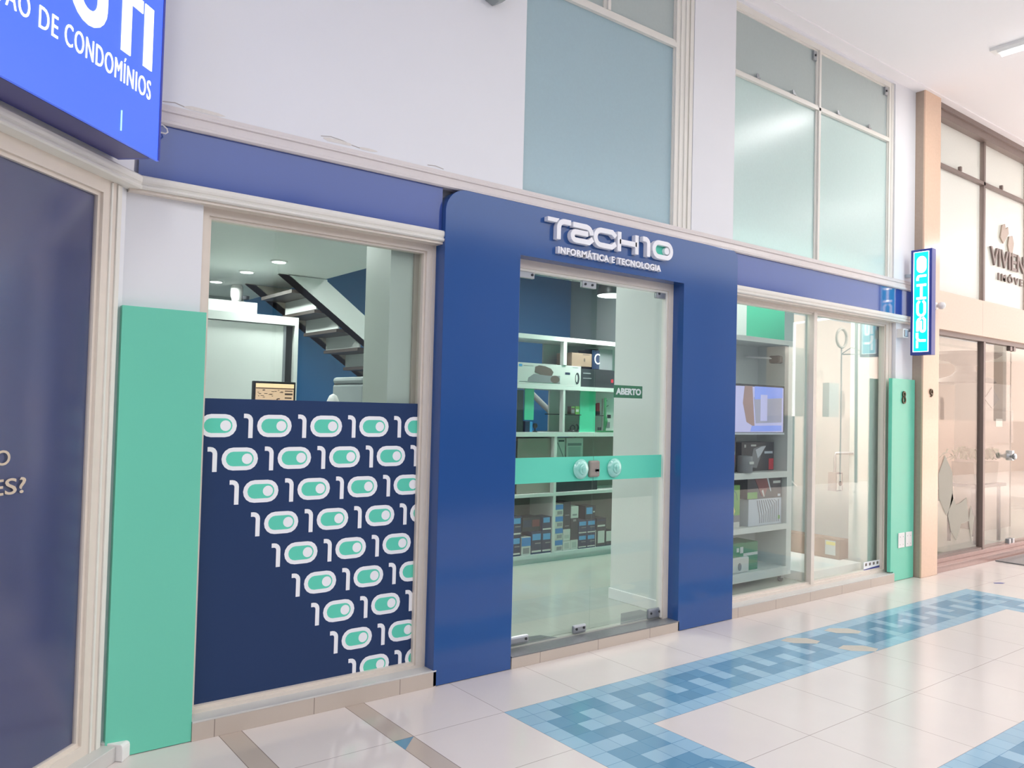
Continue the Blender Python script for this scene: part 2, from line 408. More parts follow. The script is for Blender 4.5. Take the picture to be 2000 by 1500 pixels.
def key_cell(i, j):
    """greek key of the border ring, 50 x 20 cells"""
    # fold by symmetry so that every corner looks alike
    ii = i if i < 25 else 49 - i; jj = j if j < 10 else 19 - j
    if ii in (0,) or jj in (0,): return 'floor_sky'
    if ii >= 4 and jj >= 4: return 'floor_sky'
    if jj <= 3 and ii > jj or (jj <= 3 and ii >= 4):
        a, b = ii, jj
    else: a, b = jj, ii
    if b <= 3 and a >= 4:
        if a % 4 == 1 and b in (1, 2): return 'floor_sky'
        if a % 4 == 3 and b in (2, 3): return 'floor_sky'
        return 'floor_teal'
    if (ii, jj) in ((1, 1), (3, 2), (3, 3), (2, 3)): return 'floor_sky'
    return 'floor_teal'
for i in range(50):
    for j in range(20):
        if i < 5 or i >= 45 or j < 5 or j >= 15:
            fl.face([(i * .1, -j * .1 - .1, 0), (i * .1 + .1, -j * .1 - .1, 0), (i * .1 + .1, -j * .1, 0), (i * .1, -j * .1, 0)], key_cell(i, j))
# worn cream patches and the darker decor piece let into the band
e = 0.0006
for cx, cy in ((2.335, -0.1), (2.8, -0.125), (2.5, -0.4)):
    pts = [(cx - .11, cy + .07), (cx - .02, cy + .085), (cx + .085, cy + .01), (cx + .1, cy - .08), (cx + .03, cy - .1), (cx - .09, cy - .01)]
    fl.prism(pts, lambda a, b, c: (a, b, c), 0, e, 'wear')
pts = [(0.296, -0.805), (0.407, -0.885), (0.506, -0.994), (0.506, -1.15), (0.40, -1.25), (0.20, -1.25), (0.10, -1.15), (0.10, -.95)]
fl.prism(pts, lambda a, b, c: (a, b, c), 0, e, 'floor_teal')
fl.prism([(.25, -.95), (.36, -.95), (.36, -1.1), (.25, -1.1)], lambda a, b, c: (a, b, c), 0, e * 2, 'floor_sky')
fo = fl.build('floor'); fo['kind'] = 'structure'
f2 = MB(); f2.box(-3.0, 5.2, 0.60, 6.4, -0.05, 0.078, 'floor_shop')
f2.box(5.2, 14.0, 0.60, 5.0, -0.05, 0.07, 'floor_shop')
# dark stone corners inside the threshold
f2.prism([(.42, .605), (.86, .605), (.80, .70), (.42, .76)], lambda a, b, c: (a, b, c), .078, .0785, 'stone_dark')
f2.prism([(1.40, .605), (1.79, .605), (1.79, .80), (1.60, .80)], lambda a, b, c: (a, b, c), .078, .0785, 'stone_dark')
o = f2.build('floor'); o['kind'] = 'structure'

# ---- walls of the facade
w = MB(); WY0, WY1 = 0.52, 0.62
w.box(-1.66, 0.44, WY0, WY1, 2.68, 4.60, 'wall_white')
w.box(1.925, 2.385, WY0, WY1, 2.68, 4.60, 'wall_white')
w.box(4.72, 5.20, WY0, WY1, 2.70, 4.60, 'wall_white')
w.box(0.44, 1.925, WY0, WY1, 4.50, 4.60, 'wall_white')
w.box(2.385, 4.72, WY0, WY1, 4.50, 4.60, 'wall_white')
w.box(-1.66, -.106, 0.535, WY1 - .002, 2.345, 2.68, 'wall_white'); w.box(-.106, 2.394, 0.576, WY1 - .002, 2.345, 2.68, 'wall_white'); w.box(2.394, 5.10, 0.535, WY1 - .002, 2.345, 2.68, 'wall_white')
w.box(-1.66, -1.33, 0.535, WY1, 0, 2.345, 'wall_white')
w.box(-0.09, 0.40, 0.575, WY1, 0, 2.345, 'wall_white')
w.box(1.84, 2.40, 0.575, WY1, 0, 2.345, 'wall_white')
w.box(4.79, 5.20, 0.53, WY1, 0, 2.345, 'wall_white')
# flaked plaster above the cornice
def crack(mb, pts, wd=0.004):
    L, R = offset_poly(pts, wd); mb.strip(L, R, front(WY0), 0, 0.0008, 'crack')
def flake(mb, cx, cz, sx, sz):
    n = 9; P = [(cx + sx * math.cos(2 * PI * k / n) * random.uniform(.7, 1.1), cz + sz * math.sin(2 * PI * k / n) * random.uniform(.6, 1.1)) for k in range(n)]
    mb.prism(P, front(WY0), 0, 0.001, 'plaster_flake')
flake(w, -0.72, 2.745, .10, .012); flake(w, -0.55, 2.74, .06, .010); flake(w, -1.35, 2.735, .10, .012)
crack(w, [(-0.80, 2.752), (-0.75, 2.760), (-0.69, 2.755), (-0.63, 2.742), (-0.56, 2.735)])
crack(w, [(-1.52, 2.735), (-1.47, 2.742), (-1.42, 2.732)]); crack(w, [(-0.2, 2.735), (-0.15, 2.74), (-0.1, 2.733)])
o = w.build('wall_front'); o['kind'] = 'structure'
# left neighbouring front (45 degrees)
w = MB()
left_box(w, 0.0, 5.6, -0.12, -0.02, 2.40, 4.60, 'wall_white')
left_box(w, 0.0, 0.05, -0.12, -0.05, 0.0, 2.40, 'wall_white')
left_box(w, 2.4, 5.6, -0.12, -0.05, 0.0, 2.40, 'wall_white')
o = w.build('wall_left'); o['kind'] = 'structure'

# ---- mall ceiling
c = MB(); c.box(-8, 26, -3.7, 0.9, 4.53, 4.70, 'ceiling_white')
c.box(2.4, 26, 0.40, 0.52, 4.522, 4.53, 'ceiling_white')
o = c.build('ceiling'); o['kind'] = 'structure'

# ---- mouldings (profile extruded along the front)
def moulding(name, prof, runs, m='trim_grey'):
    mb = MB(); n = len(prof)
    for run in runs:
        # run: list of functions giving the section position for profile point (out, z)
        secs = [[f(o_, z_) for (o_, z_) in prof] for f in run]
        for A, B in zip(secs[:-1], secs[1:]):
            mb.add(A + B, [(i, (i + 1) % n, n + (i + 1) % n, n + i) for i in range(n)], m)
        mb.add(secs[0], [tuple(range(n))], m); mb.add(secs[-1], [tuple(range(n))], m)
    o = mb.build(name); o['kind'] = 'structure'; return o
up = [(-.03, 2.63), (.022, 2.63), (.03, 2.637), (.03, 2.648), (.018, 2.655), (.012, 2.672), (.004, 2.69), (.012, 2.694), (.012, 2.702), (.003, 2.708), (.003, 2.724), (-.03, 2.724)]
atx = lambda X: (lambda o_, z_: (X, 0.52 - o_, z_))
mitre = lambda o_, z_: (-1.62 + 0.414 * 0 - o_ * 0.414, 0.52 - o_, z_)
lf = lambda U: (lambda o_, z_: left(U, o_ - 0.02, z_))
def corner(base_y):
    # mitre point of the two fronts for an offset o_ out of both
    def f(o_, z_):
        y = base_y - o_
        # left wall face: points with n.(P-PC) = o_-0.02 ; n=(s2,-s2)
        x = PC.x + (o_ - 0.02) / s2 + (y - PC.y)
        return (x, y, z_)
    return f
moulding('trim_1', up, [[lf(4.5), corner(0.52), atx(5.10)]])
low = [(-.03, 2.335), (.03, 2.338), (.036, 2.344), (.036, 2.352), (.028, 2.356), (.03, 2.362), (.034, 2.366), (.036, 2.376), (.036, 2.388), (.03, 2.395), (-.03, 2.397)]
moulding('trim_2', low, [[lf(4.5), corner(0.52), atx(-0.102)]], 'frame_white')
moulding('trim_3', low, [[atx(2.392), atx(5.08)]], 'frame_white')
# soffit between moulding and window heads
sf = MB(); sf.box(-1.64, -0.10, .50, .62, 2.325, 2.34, 'frame_beige'); sf.box(2.392, 5.09, .50, .62, 2.325, 2.34, 'frame_beige')
o = sf.build('trim_4'); o['kind'] = 'structure'

# ---- sills
def sill(name, x0, x1, y0, y1, h, top='sill_top'):
    mb = MB(); mb.box(x0, x1, y0, y1, 0.0, h - 0.008, 'sill_front'); mb.box(x0, x1, y0 - 0.001, y1, h - 0.008, h, top)
    o = mb.build(name, bevel=0.0012); o['kind'] = 'structure'; return o
sill('trim_5', -1.315, -0.085, .478, .64, .085)
sill('trim_6', 0.412, 1.825, .478, .60, .070, 'stone_dark')
sill('trim_7', 2.392, 4.705, .478, .64, .080)
# left shop sill with its rounded end
mb = MB(); left_box(mb, 0.03, 2.4, -0.10, 0.02, 0.0, 0.062, 'sill_top')
pe = [(-0.10, 0.0), (0.05, 0.0)] + [(0.05 - .012 + .012 * math.cos(t), .05 + .02 * math.sin(t)) for t in (0, .5, 1.0, 1.57)] + [(-0.10, 0.07)]
pts0 = [left(0.03, c_, z_) for c_, z_ in pe]; pts1 = [left(-0.045, c_ - .01, z_ * .93) for c_, z_ in pe]; n = len(pe)
mb.add(pts0 + pts1, [tuple(range(n)), tuple(range(n, 2 * n))] + [(i, (i + 1) % n, n + (i + 1) % n, n + i) for i in range(n)], 'plastic_white')
mb.build('trim_9', smooth=False, bevel=0.003)['kind'] = 'structure'
# vivien sill
mb = MB(); mb.box(5.42, 14, .455, .66, 0, .055, 'granite_brown'); mb.box(5.42, 14, .445, .66, .055, .07, 'granite_brown')
mb.box(5.42, 14, .52, .66, .07, .11, 'granite_brown')
mb.build('trim_10', bevel=0.002)['kind'] = 'structure'

# ================================================================== WINDOWS
def frame_part(parent, x0, x1, z0, z1, y, wl, wr, wb, wt, m, bead=0.014, fr=None, depth=0.06, name='window_frame'):
    """stepped frame around an opening; wl.. are widths of the four members"""
    mb = MB(); F = fr or front(y)
    def bx(a0, a1, b0, b1, c0, c1):
        pts = [(a0, b0), (a1, b0), (a1, b1), (a0, b1)]; mb.prism(pts, F, c0, c1, m)
    if wl: bx(x0, x0 + wl, z0, z1, -depth, 0); bx(x0 + wl * .35, x0 + wl * .55, z0, z1, 0, .004)
    if wr: bx(x1 - wr, x1, z0, z1, -depth, 0); bx(x1 - wr * .55, x1 - wr * .35, z0, z1, 0, .004)
    if wt: bx(x0 + wl, x1 - wr, z1 - wt, z1, -depth, 0)
    if wb: bx(x0 + wl, x1 - wr, z0, z0 + wb, -depth, 0)
    a0, a1, b0, b1 = x0 + wl, x1 - wr, z0 + wb, z1 - wt
    bx(a0, a0 + bead, b0, b1, -depth, -.012); bx(a1 - bead, a1, b0, b1, -depth, -.012)
    bx(a0 + bead, a1 - bead, b1 - bead, b1, -depth, -.012); bx(a0 + bead, a1 - bead, b0, b0 + bead, -depth, -.012)
    return mb.build(name, parent)
def pane(parent, x0, x1, z0, z1, y, m='glass', fr=None, name='pane', t=0.006):
    mb = MB(); F = fr or front(y)
    mb.prism([(x0, z0), (x1, z0), (x1, z1), (x0, z1)], F, -t, 0, m)
    return mb.build(name, parent)
def window(name, loc): 
    o = bpy.data.objects.new(name, None); COL.objects.link(o); o.location = loc; o['kind'] = 'structure'; o.empty_display_size = .1; return o

w1 = window('window_1', (-0.7, .58, .085))
frame_part(w1, -1.36, -0.09, .085, 2.335, .565, .066, .070, .016, .045, 'frame_beige', bead=.012)
pane(w1, -1.292, -0.162, .10, 2.295, .600)
w2 = window('window_2', (3.5, .58, .08))
frame_part(w2, 2.30, 4.785, .08, 2.335, .565, .05, .10, .022, .035, 'frame_beige')
mb = MB(); mb.box(3.515, 3.56, .560, .62, .10, 2.31, 'frame_beige'); mb.box(3.535, 3.575, .575, .615, .10, 2.31, 'frame_white'); mb.build('mullion', w2)
pane(w2, 2.35, 3.53, .10, 2.305, .600); pane(w2, 3.545, 4.69, .10, 2.305, .600)

# upper windows
w3 = window('window_3', (1.15, .55, 2.72))
frame_part(w3, .440, 1.925, 2.722, 4.50, .535, .012, .175, .0, .05, 'frame_white', bead=.008)
mb = MB()
for k, (a, b, cc) in enumerate(((.0, .03, .003), (.045, .075, .006), (.09, .12, .010), (.135, .17, .012))): mb.box(1.752 + a, 1.752 + b, .535 - cc, .545, 2.722, 4.5, 'frame_white')
mb.build('jamb_moulding', w3)
mb = MB(); mb.box(.45, 1.75, .53, .57, 3.955, 3.985, 'frame_white'); mb.box(.45, 1.75, .537, .57, 3.985, 4.005, 'frame_white'); mb.build('transom', w3)
mb = MB(); mb.box(1.10, 1.125, .53, .57, 4.005, 4.46, 'frame_white'); mb.box(1.075, 1.10, .545, .57, 4.005, 4.46, 'frame_white'); mb.build('mullion', w3)
pane(w3, .45, 1.76, 2.722, 3.96, .556, 'frost_blue'); pane(w3, .45, 1.085, 4.0, 4.46, .556, 'frost_vent'); pane(w3, 1.11, 1.76, 4.0, 4.46, .556, 'frost_vent')
w4 = window('window_4', (3.5, .55, 2.72))
frame_part(w4, 2.385, 4.72, 2.722, 4.50, .535, .02, .08, .0, .045, 'frame_white', bead=.012)
mb = MB(); mb.box(2.40, 4.64, .53, .57, 3.955, 3.98, 'frame_white'); mb.box(2.40, 4.64, .537, .57, 3.98, 3.995, 'frame_white'); mb.build('transom', w4)
mb = MB(); mb.box(3.50, 3.525, .53, .57, 2.722, 4.46, 'frame_white'); mb.box(3.475, 3.50, .545, .57, 2.722, 4.46, 'frame_white'); mb.build('mullion', w4)
pane(w4, 2.40, 3.49, 2.722, 3.965, .556, 'frost_aqua'); pane(w4, 3.51, 4.65, 2.722, 3.965, .556, 'frost_aqua')
pane(w4, 2.40, 3.49, 3.98, 4.46, .556, 'frost_vent'); pane(w4, 3.51, 4.65, 3.98, 4.46, .556, 'frost_vent')
for xx in (2.66, 3.13, 3.78, 4.28):
    mb = MB(); mb.box(xx, xx + .045, .53, .55, 3.995, 4.005, 'metal_grey'); mb.lathe([(.016, -.003), (.016, .003)], (xx + .02, .54, 4.02), 'metal_grey', 12, 'Y'); mb.build('latch', w4)
for xx, zz in ((3.425, 4.36), (4.57, 4.37)):
    mb = MB(); mb.box(xx, xx + .045, .538, .556, zz, zz + .075, 'metal_grey'); mb.lathe([(.010, 0), (.010, .006)], (xx + .022, .538, zz + .04), 'metal_dark', 10, 'Y'); mb.build('pivot', w4)

# left neighbour's window
w5 = window('window_5', tuple(left(1.2, -.06, .06)))
frame_part(w5, -2.4, -0.035, .062, 2.335, 0, .1, .118, .045, .055, 'frame_beige', fr=leftfr(-.045), bead=.016)
mb = MB()
F = leftfr(-.045)
for a, b, cc in ((-.075, -.05, .010), (-.11, -.10, .006)): mb.prism([(a, .062), (b, .062), (b, 2.33), (a, 2.33)], F, 0, cc, 'frame_white')
mb.build('jamb_moulding', w5)
pane(w5, -2.32, -.15, .10, 2.285, 0, 'glass_dark', fr=leftfr(-.066))
mb = MB(); mb.prism([(-2.32, .10), (-.15, .10), (-.15, 2.285), (-2.32, 2.285)], leftfr(-.0735), -.001, 0, 'film_navy_pale')
fm = mb.build('window_film'); tag(fm, 'plain dark navy film covering the left neighbour shop window', 'window film')
def film_text(txt, box, name='window_lettering', lab=''):
    o = text_mesh(name, txt, leftfr(-.0655), box, .001, 'gold_text', .01); tag(o, lab, 'lettering'); return o
film_text('O', (-.628, -.560, 1.226, 1.278), lab='single pale gold letter on the navy neighbour window, above the question mark')
film_text('ES?', (-.640, -.482, 1.124, 1.180), lab='pale gold letters ending in a question mark on the navy window')

# Vivien front
w6 = window('window_6', (6.1, .55, .11))
def bar(parent, name, x0, x1, z0, z1, y0=.53, y1=.60, m='metal_brown'):
    mb = MB(); mb.box(x0, x1, y0, y1, z0, z1, m); return mb.build(name, parent)
bar(w6, 'window_frame', 5.40, 6.62, .11, .135); bar(w6, 'window_frame', 5.40, 9.6, 2.285, 2.33); bar(w6, 'mullion', 6.655, 6.70, .11, 2.285, .535, .60)
pane(w6, 5.40, 6.66, .135, 2.285, .566, 'glass_clear')
F = front(.5655)
for n_, poly in (('leaf_decal', [(5.72, .92), (5.86, 1.10), (6.02, .93), (6.04, .66), (5.90, .50), (5.74, .68)]),
                 ('leaf_decal', [(5.93, .50), (6.02, .72), (6.10, .60), (6.22, .62), (6.34, .66), (6.40, .42), (6.22, .40), (6.12, .12 + .12), (6.0, .34)]),
                 ('leaf_decal', [(6.40, .42), (6.44, .58), (6.52, .44), (6.46, .20)])):
    mb = MB(); mb.prism(poly, F, 0, .0012, 'frost_leaf'); mb.build(n_, w6)
d2 = window('door_2', (7.05, .55, .11))
pane(d2, 6.715, 7.425, .115, 2.28, .566, 'glass_clear', name='door_leaf'); pane(d2, 7.445, 8.20, .115, 2.28, .566, 'glass_clear', name='door_leaf')
for xx in (7.36, 7.45):
    mb = MB(); mb.box(xx, xx + .06, .545, .585, .09, .16, 'metal_grey'); mb.build('hinge', d2, bevel=.004)
    mb = MB(); mb.box(xx, xx + .06, .545, .585, 2.235, 2.29, 'metal_brown'); mb.build('hinge', d2, bevel=.004)
mb = MB(); mb.lathe([(.0, .0), (.03, .004), (.022, .02), (.014, .028), (.014, .05), (.032, .06), (.036, .08), (.026, .09), (0, .09)], (7.33, .56, 1.07), 'metal_grey', 16, 'Y'); mb.build('door_knob', d2, smooth=True)
mb = MB(); mb.box(7.40, 7.46, .535, .60, 1.02, 1.13, 'plastic_white'); mb.build('lock', d2, bevel=.004)
w7 = window('window_7', (8.8, .55, .11))
bar(w7, 'window_frame', 8.20, 9.6, .11, .135); bar(w7, 'mullion', 8.20, 8.28, .11, 2.285, .50, .62); pane(w7, 8.28, 9.6, .135, 2.285, .566, 'glass_clear')
w8 = window('window_8', (7.5, .55, 2.7))
bar(w8, 'window_frame', 5.40, 14, 4.40, 4.47, .49, .60); bar(w8, 'window_frame', 5.40, 14, 4.47, 4.53, .47, .60); bar(w8, 'transom', 5.40, 14, 3.94, 3.975)
for xx in (6.60, 7.75, 8.9): bar(w8, 'mullion', xx + .02, xx + .06, 2.70, 4.40, .53, .60)
for a, b in ((5.40, 6.6), (6.67, 7.75), (7.82, 8.9), (8.97, 14)):
    pane(w8, a, b, 2.70, 3.94, .566, 'frost_white'); pane(w8, a, b, 3.975, 4.40, .566, 'frost_white')
for xx in (6.05, 7.05):
    mb = MB(); mb.box(xx, xx + .03, .52, .55, 3.975, 4.02, 'metal_brown'); mb.build('latch', w8)
fv = MB(); fv.box(5.40, 14, .49, .62, 2.33, 2.70, 'granite_peach')
fv.box(6.51, 6.513, .4895, .49, 2.33, 2.70, 'granite_side')
fv.build('wall_right')['kind'] = 'structure'

# ================================================================== GLASS DOOR
d1 = window('door_1', (1.1, .60, .078))
mb = MB(); F = front(.57)
for a0, a1, b0, b1 in ((.40, 1.845, 2.285, 2.345), (1.765, 1.845, .07, 2.285), (.40, .47, .07, 2.285)):
    mb.prism([(a0, b0), (a1, b0), (a1, b1), (a0, b1)], F, -.05, 0, 'frame_beige')
mb.prism([(.47, 2.27), (1.765, 2.27), (1.765, 2.285), (.47, 2.285)], F, -.05, -.01, 'frame_white')
mb.prism([(1.752, .078), (1.765, .078), (1.765, 2.27), (1.752, 2.27)], F, -.05, -.01, 'frame_white')
mb.build('door_frame', d1)
XS = 1.121
leafL = pane(d1, .475, XS - .002, .092, 2.262, .600, 'glass', name='door_leaf', t=.009)
leafR = pane(d1, XS + .002, 1.785, .092, 2.262, .600, 'glass', name='door_leaf', t=.009)
def patch(parent, x0, x1, z0, z1, screws, m='metal_grey', name='patch_fitting', bevel=.004):
    mb = MB(); mb.box(x0, x1, .588, .612, z0, z1, m)
    o = mb.build(name, parent, bevel=bevel)
    for sx, sz in screws:
        mb = MB(); mb.lathe([(.008, -.002), (.008, .004), (.003, .004)], (sx, .588, sz), 'metal_dark', 12, 'Y'); mb.build('screw', o)
    return o
patch(leafL, .485, .60, 2.232, 2.285, [(.582, 2.255)])
patch(leafL, .985, 1.105, 2.228, 2.272, [(1.01, 2.25), (1.07, 2.25)])
patch(leafR, 1.665, 1.785, 2.232, 2.285, [(1.69, 2.262)])
patch(leafL, .475, .625, .088, .138, [(.60, .115)], bevel=.012)
patch(leafL, .975, 1.085, .080, .134, [(1.0, .11), (1.06, .112)], bevel=.014)
patch(leafR, 1.645, 1.785, .075, .145, [(1.67, .115), (1.75, .118)], 'metal_grey', bevel=.014)
for leaf, a, b in ((leafL, .475, XS - .002), (leafR, XS + .002, 1.785)):
    mb = MB(); mb.prism([(a, 1.02), (b, 1.02), (b, 1.172), (a, 1.172)], front(.5998), 0, .0012, 'film_mint'); mb.build('film_stripe', leaf)
for leaf, xk in ((leafL, 1.008), (leafR, 1.300)):
    mb = MB(); mb.lathe([(0.0, 0), (.060, 0), (.062, .010), (.052, .022), (.044, .026), (.034, .028), (.032, .036), (.026, .04), (.012, .04), (0, .038)], (xk, .598, 1.095), 'crystal', 28, 'Y')
    kn = mb.build('door_knob', leaf, smooth=True)
    mb = MB(); mb.lathe([(.0, .040), (.018, .041), (.020, .044), (.014, .047), (0, .046)], (xk, .598, 1.095), 'crystal', 20, 'Y'); mb.build('knob_cap', kn, smooth=True)
mb = MB(); mb.box(1.076, 1.164, .578, .622, 1.042, 1.146, 'taupe'); lk = mb.build('lock', leafR, bevel=.012)
mb = MB(); mb.lathe([(.014, -.002), (.014, .004), (.0, .004)], (1.135, .578, 1.085), 'metal_grey', 14, 'Y'); mb.box(1.120, 1.150, .574, .578, 1.078, 1.092, 'metal_dark'); mb.build('keyhole', lk)
# ABERTO plate
ab = thing('open_sign', (1.435, .61, 1.59), 'small green plate reading ABERTO behind the right glass door leaf', 'sign')
mb = MB(); mb.box(1.303, 1.568, .612, .615, 1.548, 1.630, 'open_green'); mb.build('plate', ab)
text_mesh('lettering', 'ABERTO', front(.612), (1.32, 1.555, 1.568, 1.612), .001, 'film_white', .05, ab)

# ================================================================== FACADE PANELS
def arcpts(cx, cz, r, a0, a1, n=10): return [(cx + r * math.cos(math.radians(a0 + (a1 - a0) * i / n)), cz + r * math.sin(math.radians(a0 + (a1 - a0) * i / n))) for i in range(n + 1)]
Ptop, PL, PR = 2.632, -0.104, 2.392
poly = [(PL, 0.003)] + arcpts(PL + .13, Ptop - .15, .13, 180, 90) + arcpts(PR - .06, Ptop - .06, .06, 90, 0) + [(PR, 0.003), (1.812, 0.003), (1.812, 2.335), (.405, 2.335), (.405, 0.003)]
poly = [(a, (b if not (PL <= a <= PL + .131 and b > 2.4) else b + (.02 if b > 2.47 else 0))) for a, b in poly]
mb = MB(); mb.prism(poly, front(.574), 0, .096, 'panel_blue')
o = mb.build('door_surround', bevel=.0015); tag(o, 'large glossy blue portal panel framing the glass entrance', 'facade panel')
mb = MB(); mb.box(-1.605, -.106, .512, .519, 2.398, 2.632, 'band_blue'); tag(mb.build('fascia_board'), 'blue fascia strip above the shop window with the navy patterned film', 'fascia', 'blue fascia strips')
mb = MB(); mb.box(2.394, 5.085, .512, .519, 2.398, 2.632, 'band_blue'); tag(mb.build('fascia_board'), 'shiny blue fascia strip above the display window with the television', 'fascia', 'blue fascia strips')
mb = MB(); mb.box(-1.652, -1.316, .482, .53, .003, 1.846, 'panel_mint'); tag(mb.build('wall_panel', bevel=.001), 'wide mint green panel on the left corner pier', 'wall panel', 'mint green pier panels')
mb = MB(); mb.prism([(4.665, .088), (4.71, .088), (4.71, .003), (5.082, .003), (5.082, 1.815), (4.665, 1.815)], front(.528), 0, .033, 'panel_mint')
tag(mb.build('wall_panel', bevel=.001), 'mint green panel on the right pier with number 8', 'wall panel', 'mint green pier panels')

# peach granite pillar
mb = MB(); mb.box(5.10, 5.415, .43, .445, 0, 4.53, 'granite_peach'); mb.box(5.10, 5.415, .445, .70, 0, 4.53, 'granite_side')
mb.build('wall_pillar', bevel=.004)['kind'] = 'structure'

# ---- patterned window film (one part: white ones and toggle zeros on navy)
FX0, FX1, FZ0, FZ1 = -1.283, -.170, .106, 1.474
film = MB(); FF = front(.5985)
film.prism([(FX0, FZ0), (FX1, FZ0), (FX1, FZ1), (FX0, FZ1)], FF, 0, .0006, 'film_navy')
def clip(poly):
    for (ax, lim, sgn) in ((0, FX0 + .001, 1), (0, FX1 - .001, -1), (1, FZ0 + .001, 1), (1, FZ1, -1)):
        out = []
        for i in range(len(poly)):
            a, b = poly[i - 1], poly[i]; ia, ib = sgn * (a[ax] - lim) >= 0, sgn * (b[ax] - lim) >= 0
            if ia != ib:
                t = (lim - a[ax]) / (b[ax] - a[ax]); out.append((a[0] + t * (b[0] - a[0]), a[1] + t * (b[1] - a[1])))
            if ib: out.append(b)
        poly = out
        if len(poly) < 3: return None
    return poly
def fpoly(poly, c, m):
    p = clip(poly)
    if p: film.prism(p, FF, .0006, c, m)
def fstrip(L, R, c, m, closed=False):
    n = len(L)
    for i in range(n if closed else n - 1):
        j = (i + 1) % n; fpoly([L[i], R[i], R[j], L[j]], c, m)
for r in range(9):
    zc = 1.351 - .1525 * r; xs = -1.36 + (.262 - .1585 + 0) * 0
    start = -1.098 + .1036 * r
    x = start - .262
    while x < FX1:
        
        h = .1135; w_ = .0205
        c1 = [(x, zc + h / 2 - .011), (x + .012, zc + h / 2 - .011)] + arc(x + .012, zc + h / 2 - .032, .021, 90, 0, 4)[1:] + [(x + .033, zc - h / 2)]
        L, R = offset_poly(c1, w_); fstrip(L, R, .0010, 'film_white')
        cx = x + .063 + .084
        O_ = stadium(cx, zc, .084, .0525, 8); I_ = stadium(cx, zc, .064, .0335, 8)
        fstrip(O_, I_, .0010, 'film_white', True)
        fpoly(I_, .0009, 'film_mint')
        fpoly([(cx + .033 + .0245 * math.cos(2 * PI * k / 16), zc + .0245 * math.sin(2 * PI * k / 16)) for k in range(16)], .0012, 'film_white')
        x += .262
tag(film.build('window_film'), 'navy film with rows of white ten logos and mint toggles on the lower shop window', 'window film')

# ---- shop name
LX, LZ, LH = .572, 2.458, .122
def lg(pt): return (LX + pt[0] * LH, LZ + pt[1] * LH)
logo = thing('shop_sign', (1.1, .478, 2.46), 'large raised white shop name lettering with a mint toggle zero above the entrance', 'sign')
FL = front(.4775)
def letter(strokes, parent, fr, T, w=.26, depth=.034, m='letter_white', bev=.002):
    mb = MB()
    if strokes[0] == 'p': mb.prism([T(p) for p in strokes[1]], fr, 0, depth, m); strokes = strokes[2:]
    for st in strokes:
        ww = w
        L, R = offset_poly([T(p) for p in st], ww * LH if T is lg else ww * T.k)
        mb.strip(L, R, fr, 0, depth, m)
    return mb.build('letter', parent, bevel=bev)
for g in (GLY_T, GLY_E, GLY_C, GLY_H, GLY_1): letter(g, logo, FL, lg)
mb = MB(); O_ = [lg(p) for p in stadium(ZX, .5, ZHW, .5, 12)]; I_ = [lg(p) for p in stadium(ZX, .5, ZHW - .25, .25, 12)]
mb.strip(O_, I_, FL, 0, .034, 'letter_white', True); z0 = mb.build('letter', logo, bevel=.002)
mb = MB(); mb.prism(I_, FL, 0, .008, 'logo_mint'); mb.build('toggle_fill', z0)
mb = MB(); kc = lg((8.42, .5)); mb.prism([(kc[0] + .023 * math.cos(2 * PI * k / 20), kc[1] + .023 * math.sin(2 * PI * k / 20)) for k in range(20)], FL, 0, .03, 'letter_white'); mb.build('toggle_knob', z0)
t = thing('tagline_lettering', (1.1, .478, 2.38), 'small raised white letters reading INFORMATICA E TECNOLOGIA under the name', 'lettering')
text_mesh('lettering', 'INFORMÁTICA E TECNOLOGIA', FL, (.662, 1.549, 2.378, 2.428), .028, 'letter_white', .03, t, spacing=1.12, split=True)

# ---- blade sign
bs = thing('blade_sign', (4.94, .36, 2.03), 'tall illuminated turquoise blade sign sticking out beside the right pier', 'sign')
mb = MB(); mb.box(4.902, 4.978, .268, .455, 2.032, 2.99, 'lightbox_case'); mb.build('casing', bs, bevel=.003)
mb = MB(); mb.box(4.899, 4.902, .296, .428, 2.062, 2.966, 'lightbox_cyan'); mb.build('light_panel', bs)
mb = MB(); mb.box(4.8975, 4.9, .292, .298, 2.06, 2.968, 'lightbox_white'); mb.box(4.8975, 4.9, .424, .430, 2.06, 2.968, 'lightbox_white'); mb.box(4.8975, 4.9, .298, .424, 2.06, 2.065, 'lightbox_white'); mb.box(4.8975, 4.9, .298, .424, 2.963, 2.968, 'lightbox_white'); mb.build('light_edge', bs)
def TB(p): return (2.095 + p[0] * .0935, .315 + p[1] * .085)
TB.k = .088
FB = lambda a, b, c: (4.899 - c, b, a)
for g in (GLY_T, GLY_E, GLY_C, GLY_H, GLY_1): letter(g, bs, FB, TB, w=.24, depth=.003, m='lightbox_white', bev=0)
mb = MB(); mb.prism([TB(p) for p in stadium(ZX, .5, ZHW, .5, 10)], FB, 0, .003, 'lightbox_white'); mb.build('letter', bs)
for zz in (2.25, 2.75):
    mb = MB(); mb.box(4.925, 4.955, .452, .530, zz, zz + .03, 'metal_grey'); mb.build('bracket', bs)
for zz in (2.2,):
    mb = MB(); mb.box(4.80, 4.90, .47, .53, 2.19, 2.27, 'plastic_white'); mb.box(4.82, 4.88, .46, .47, 2.20, 2.26, 'metal_grey')
    tag(mb.build('junction_box', bevel=.003), 'small white box with grey face on the pier left of the blade sign', 'box')

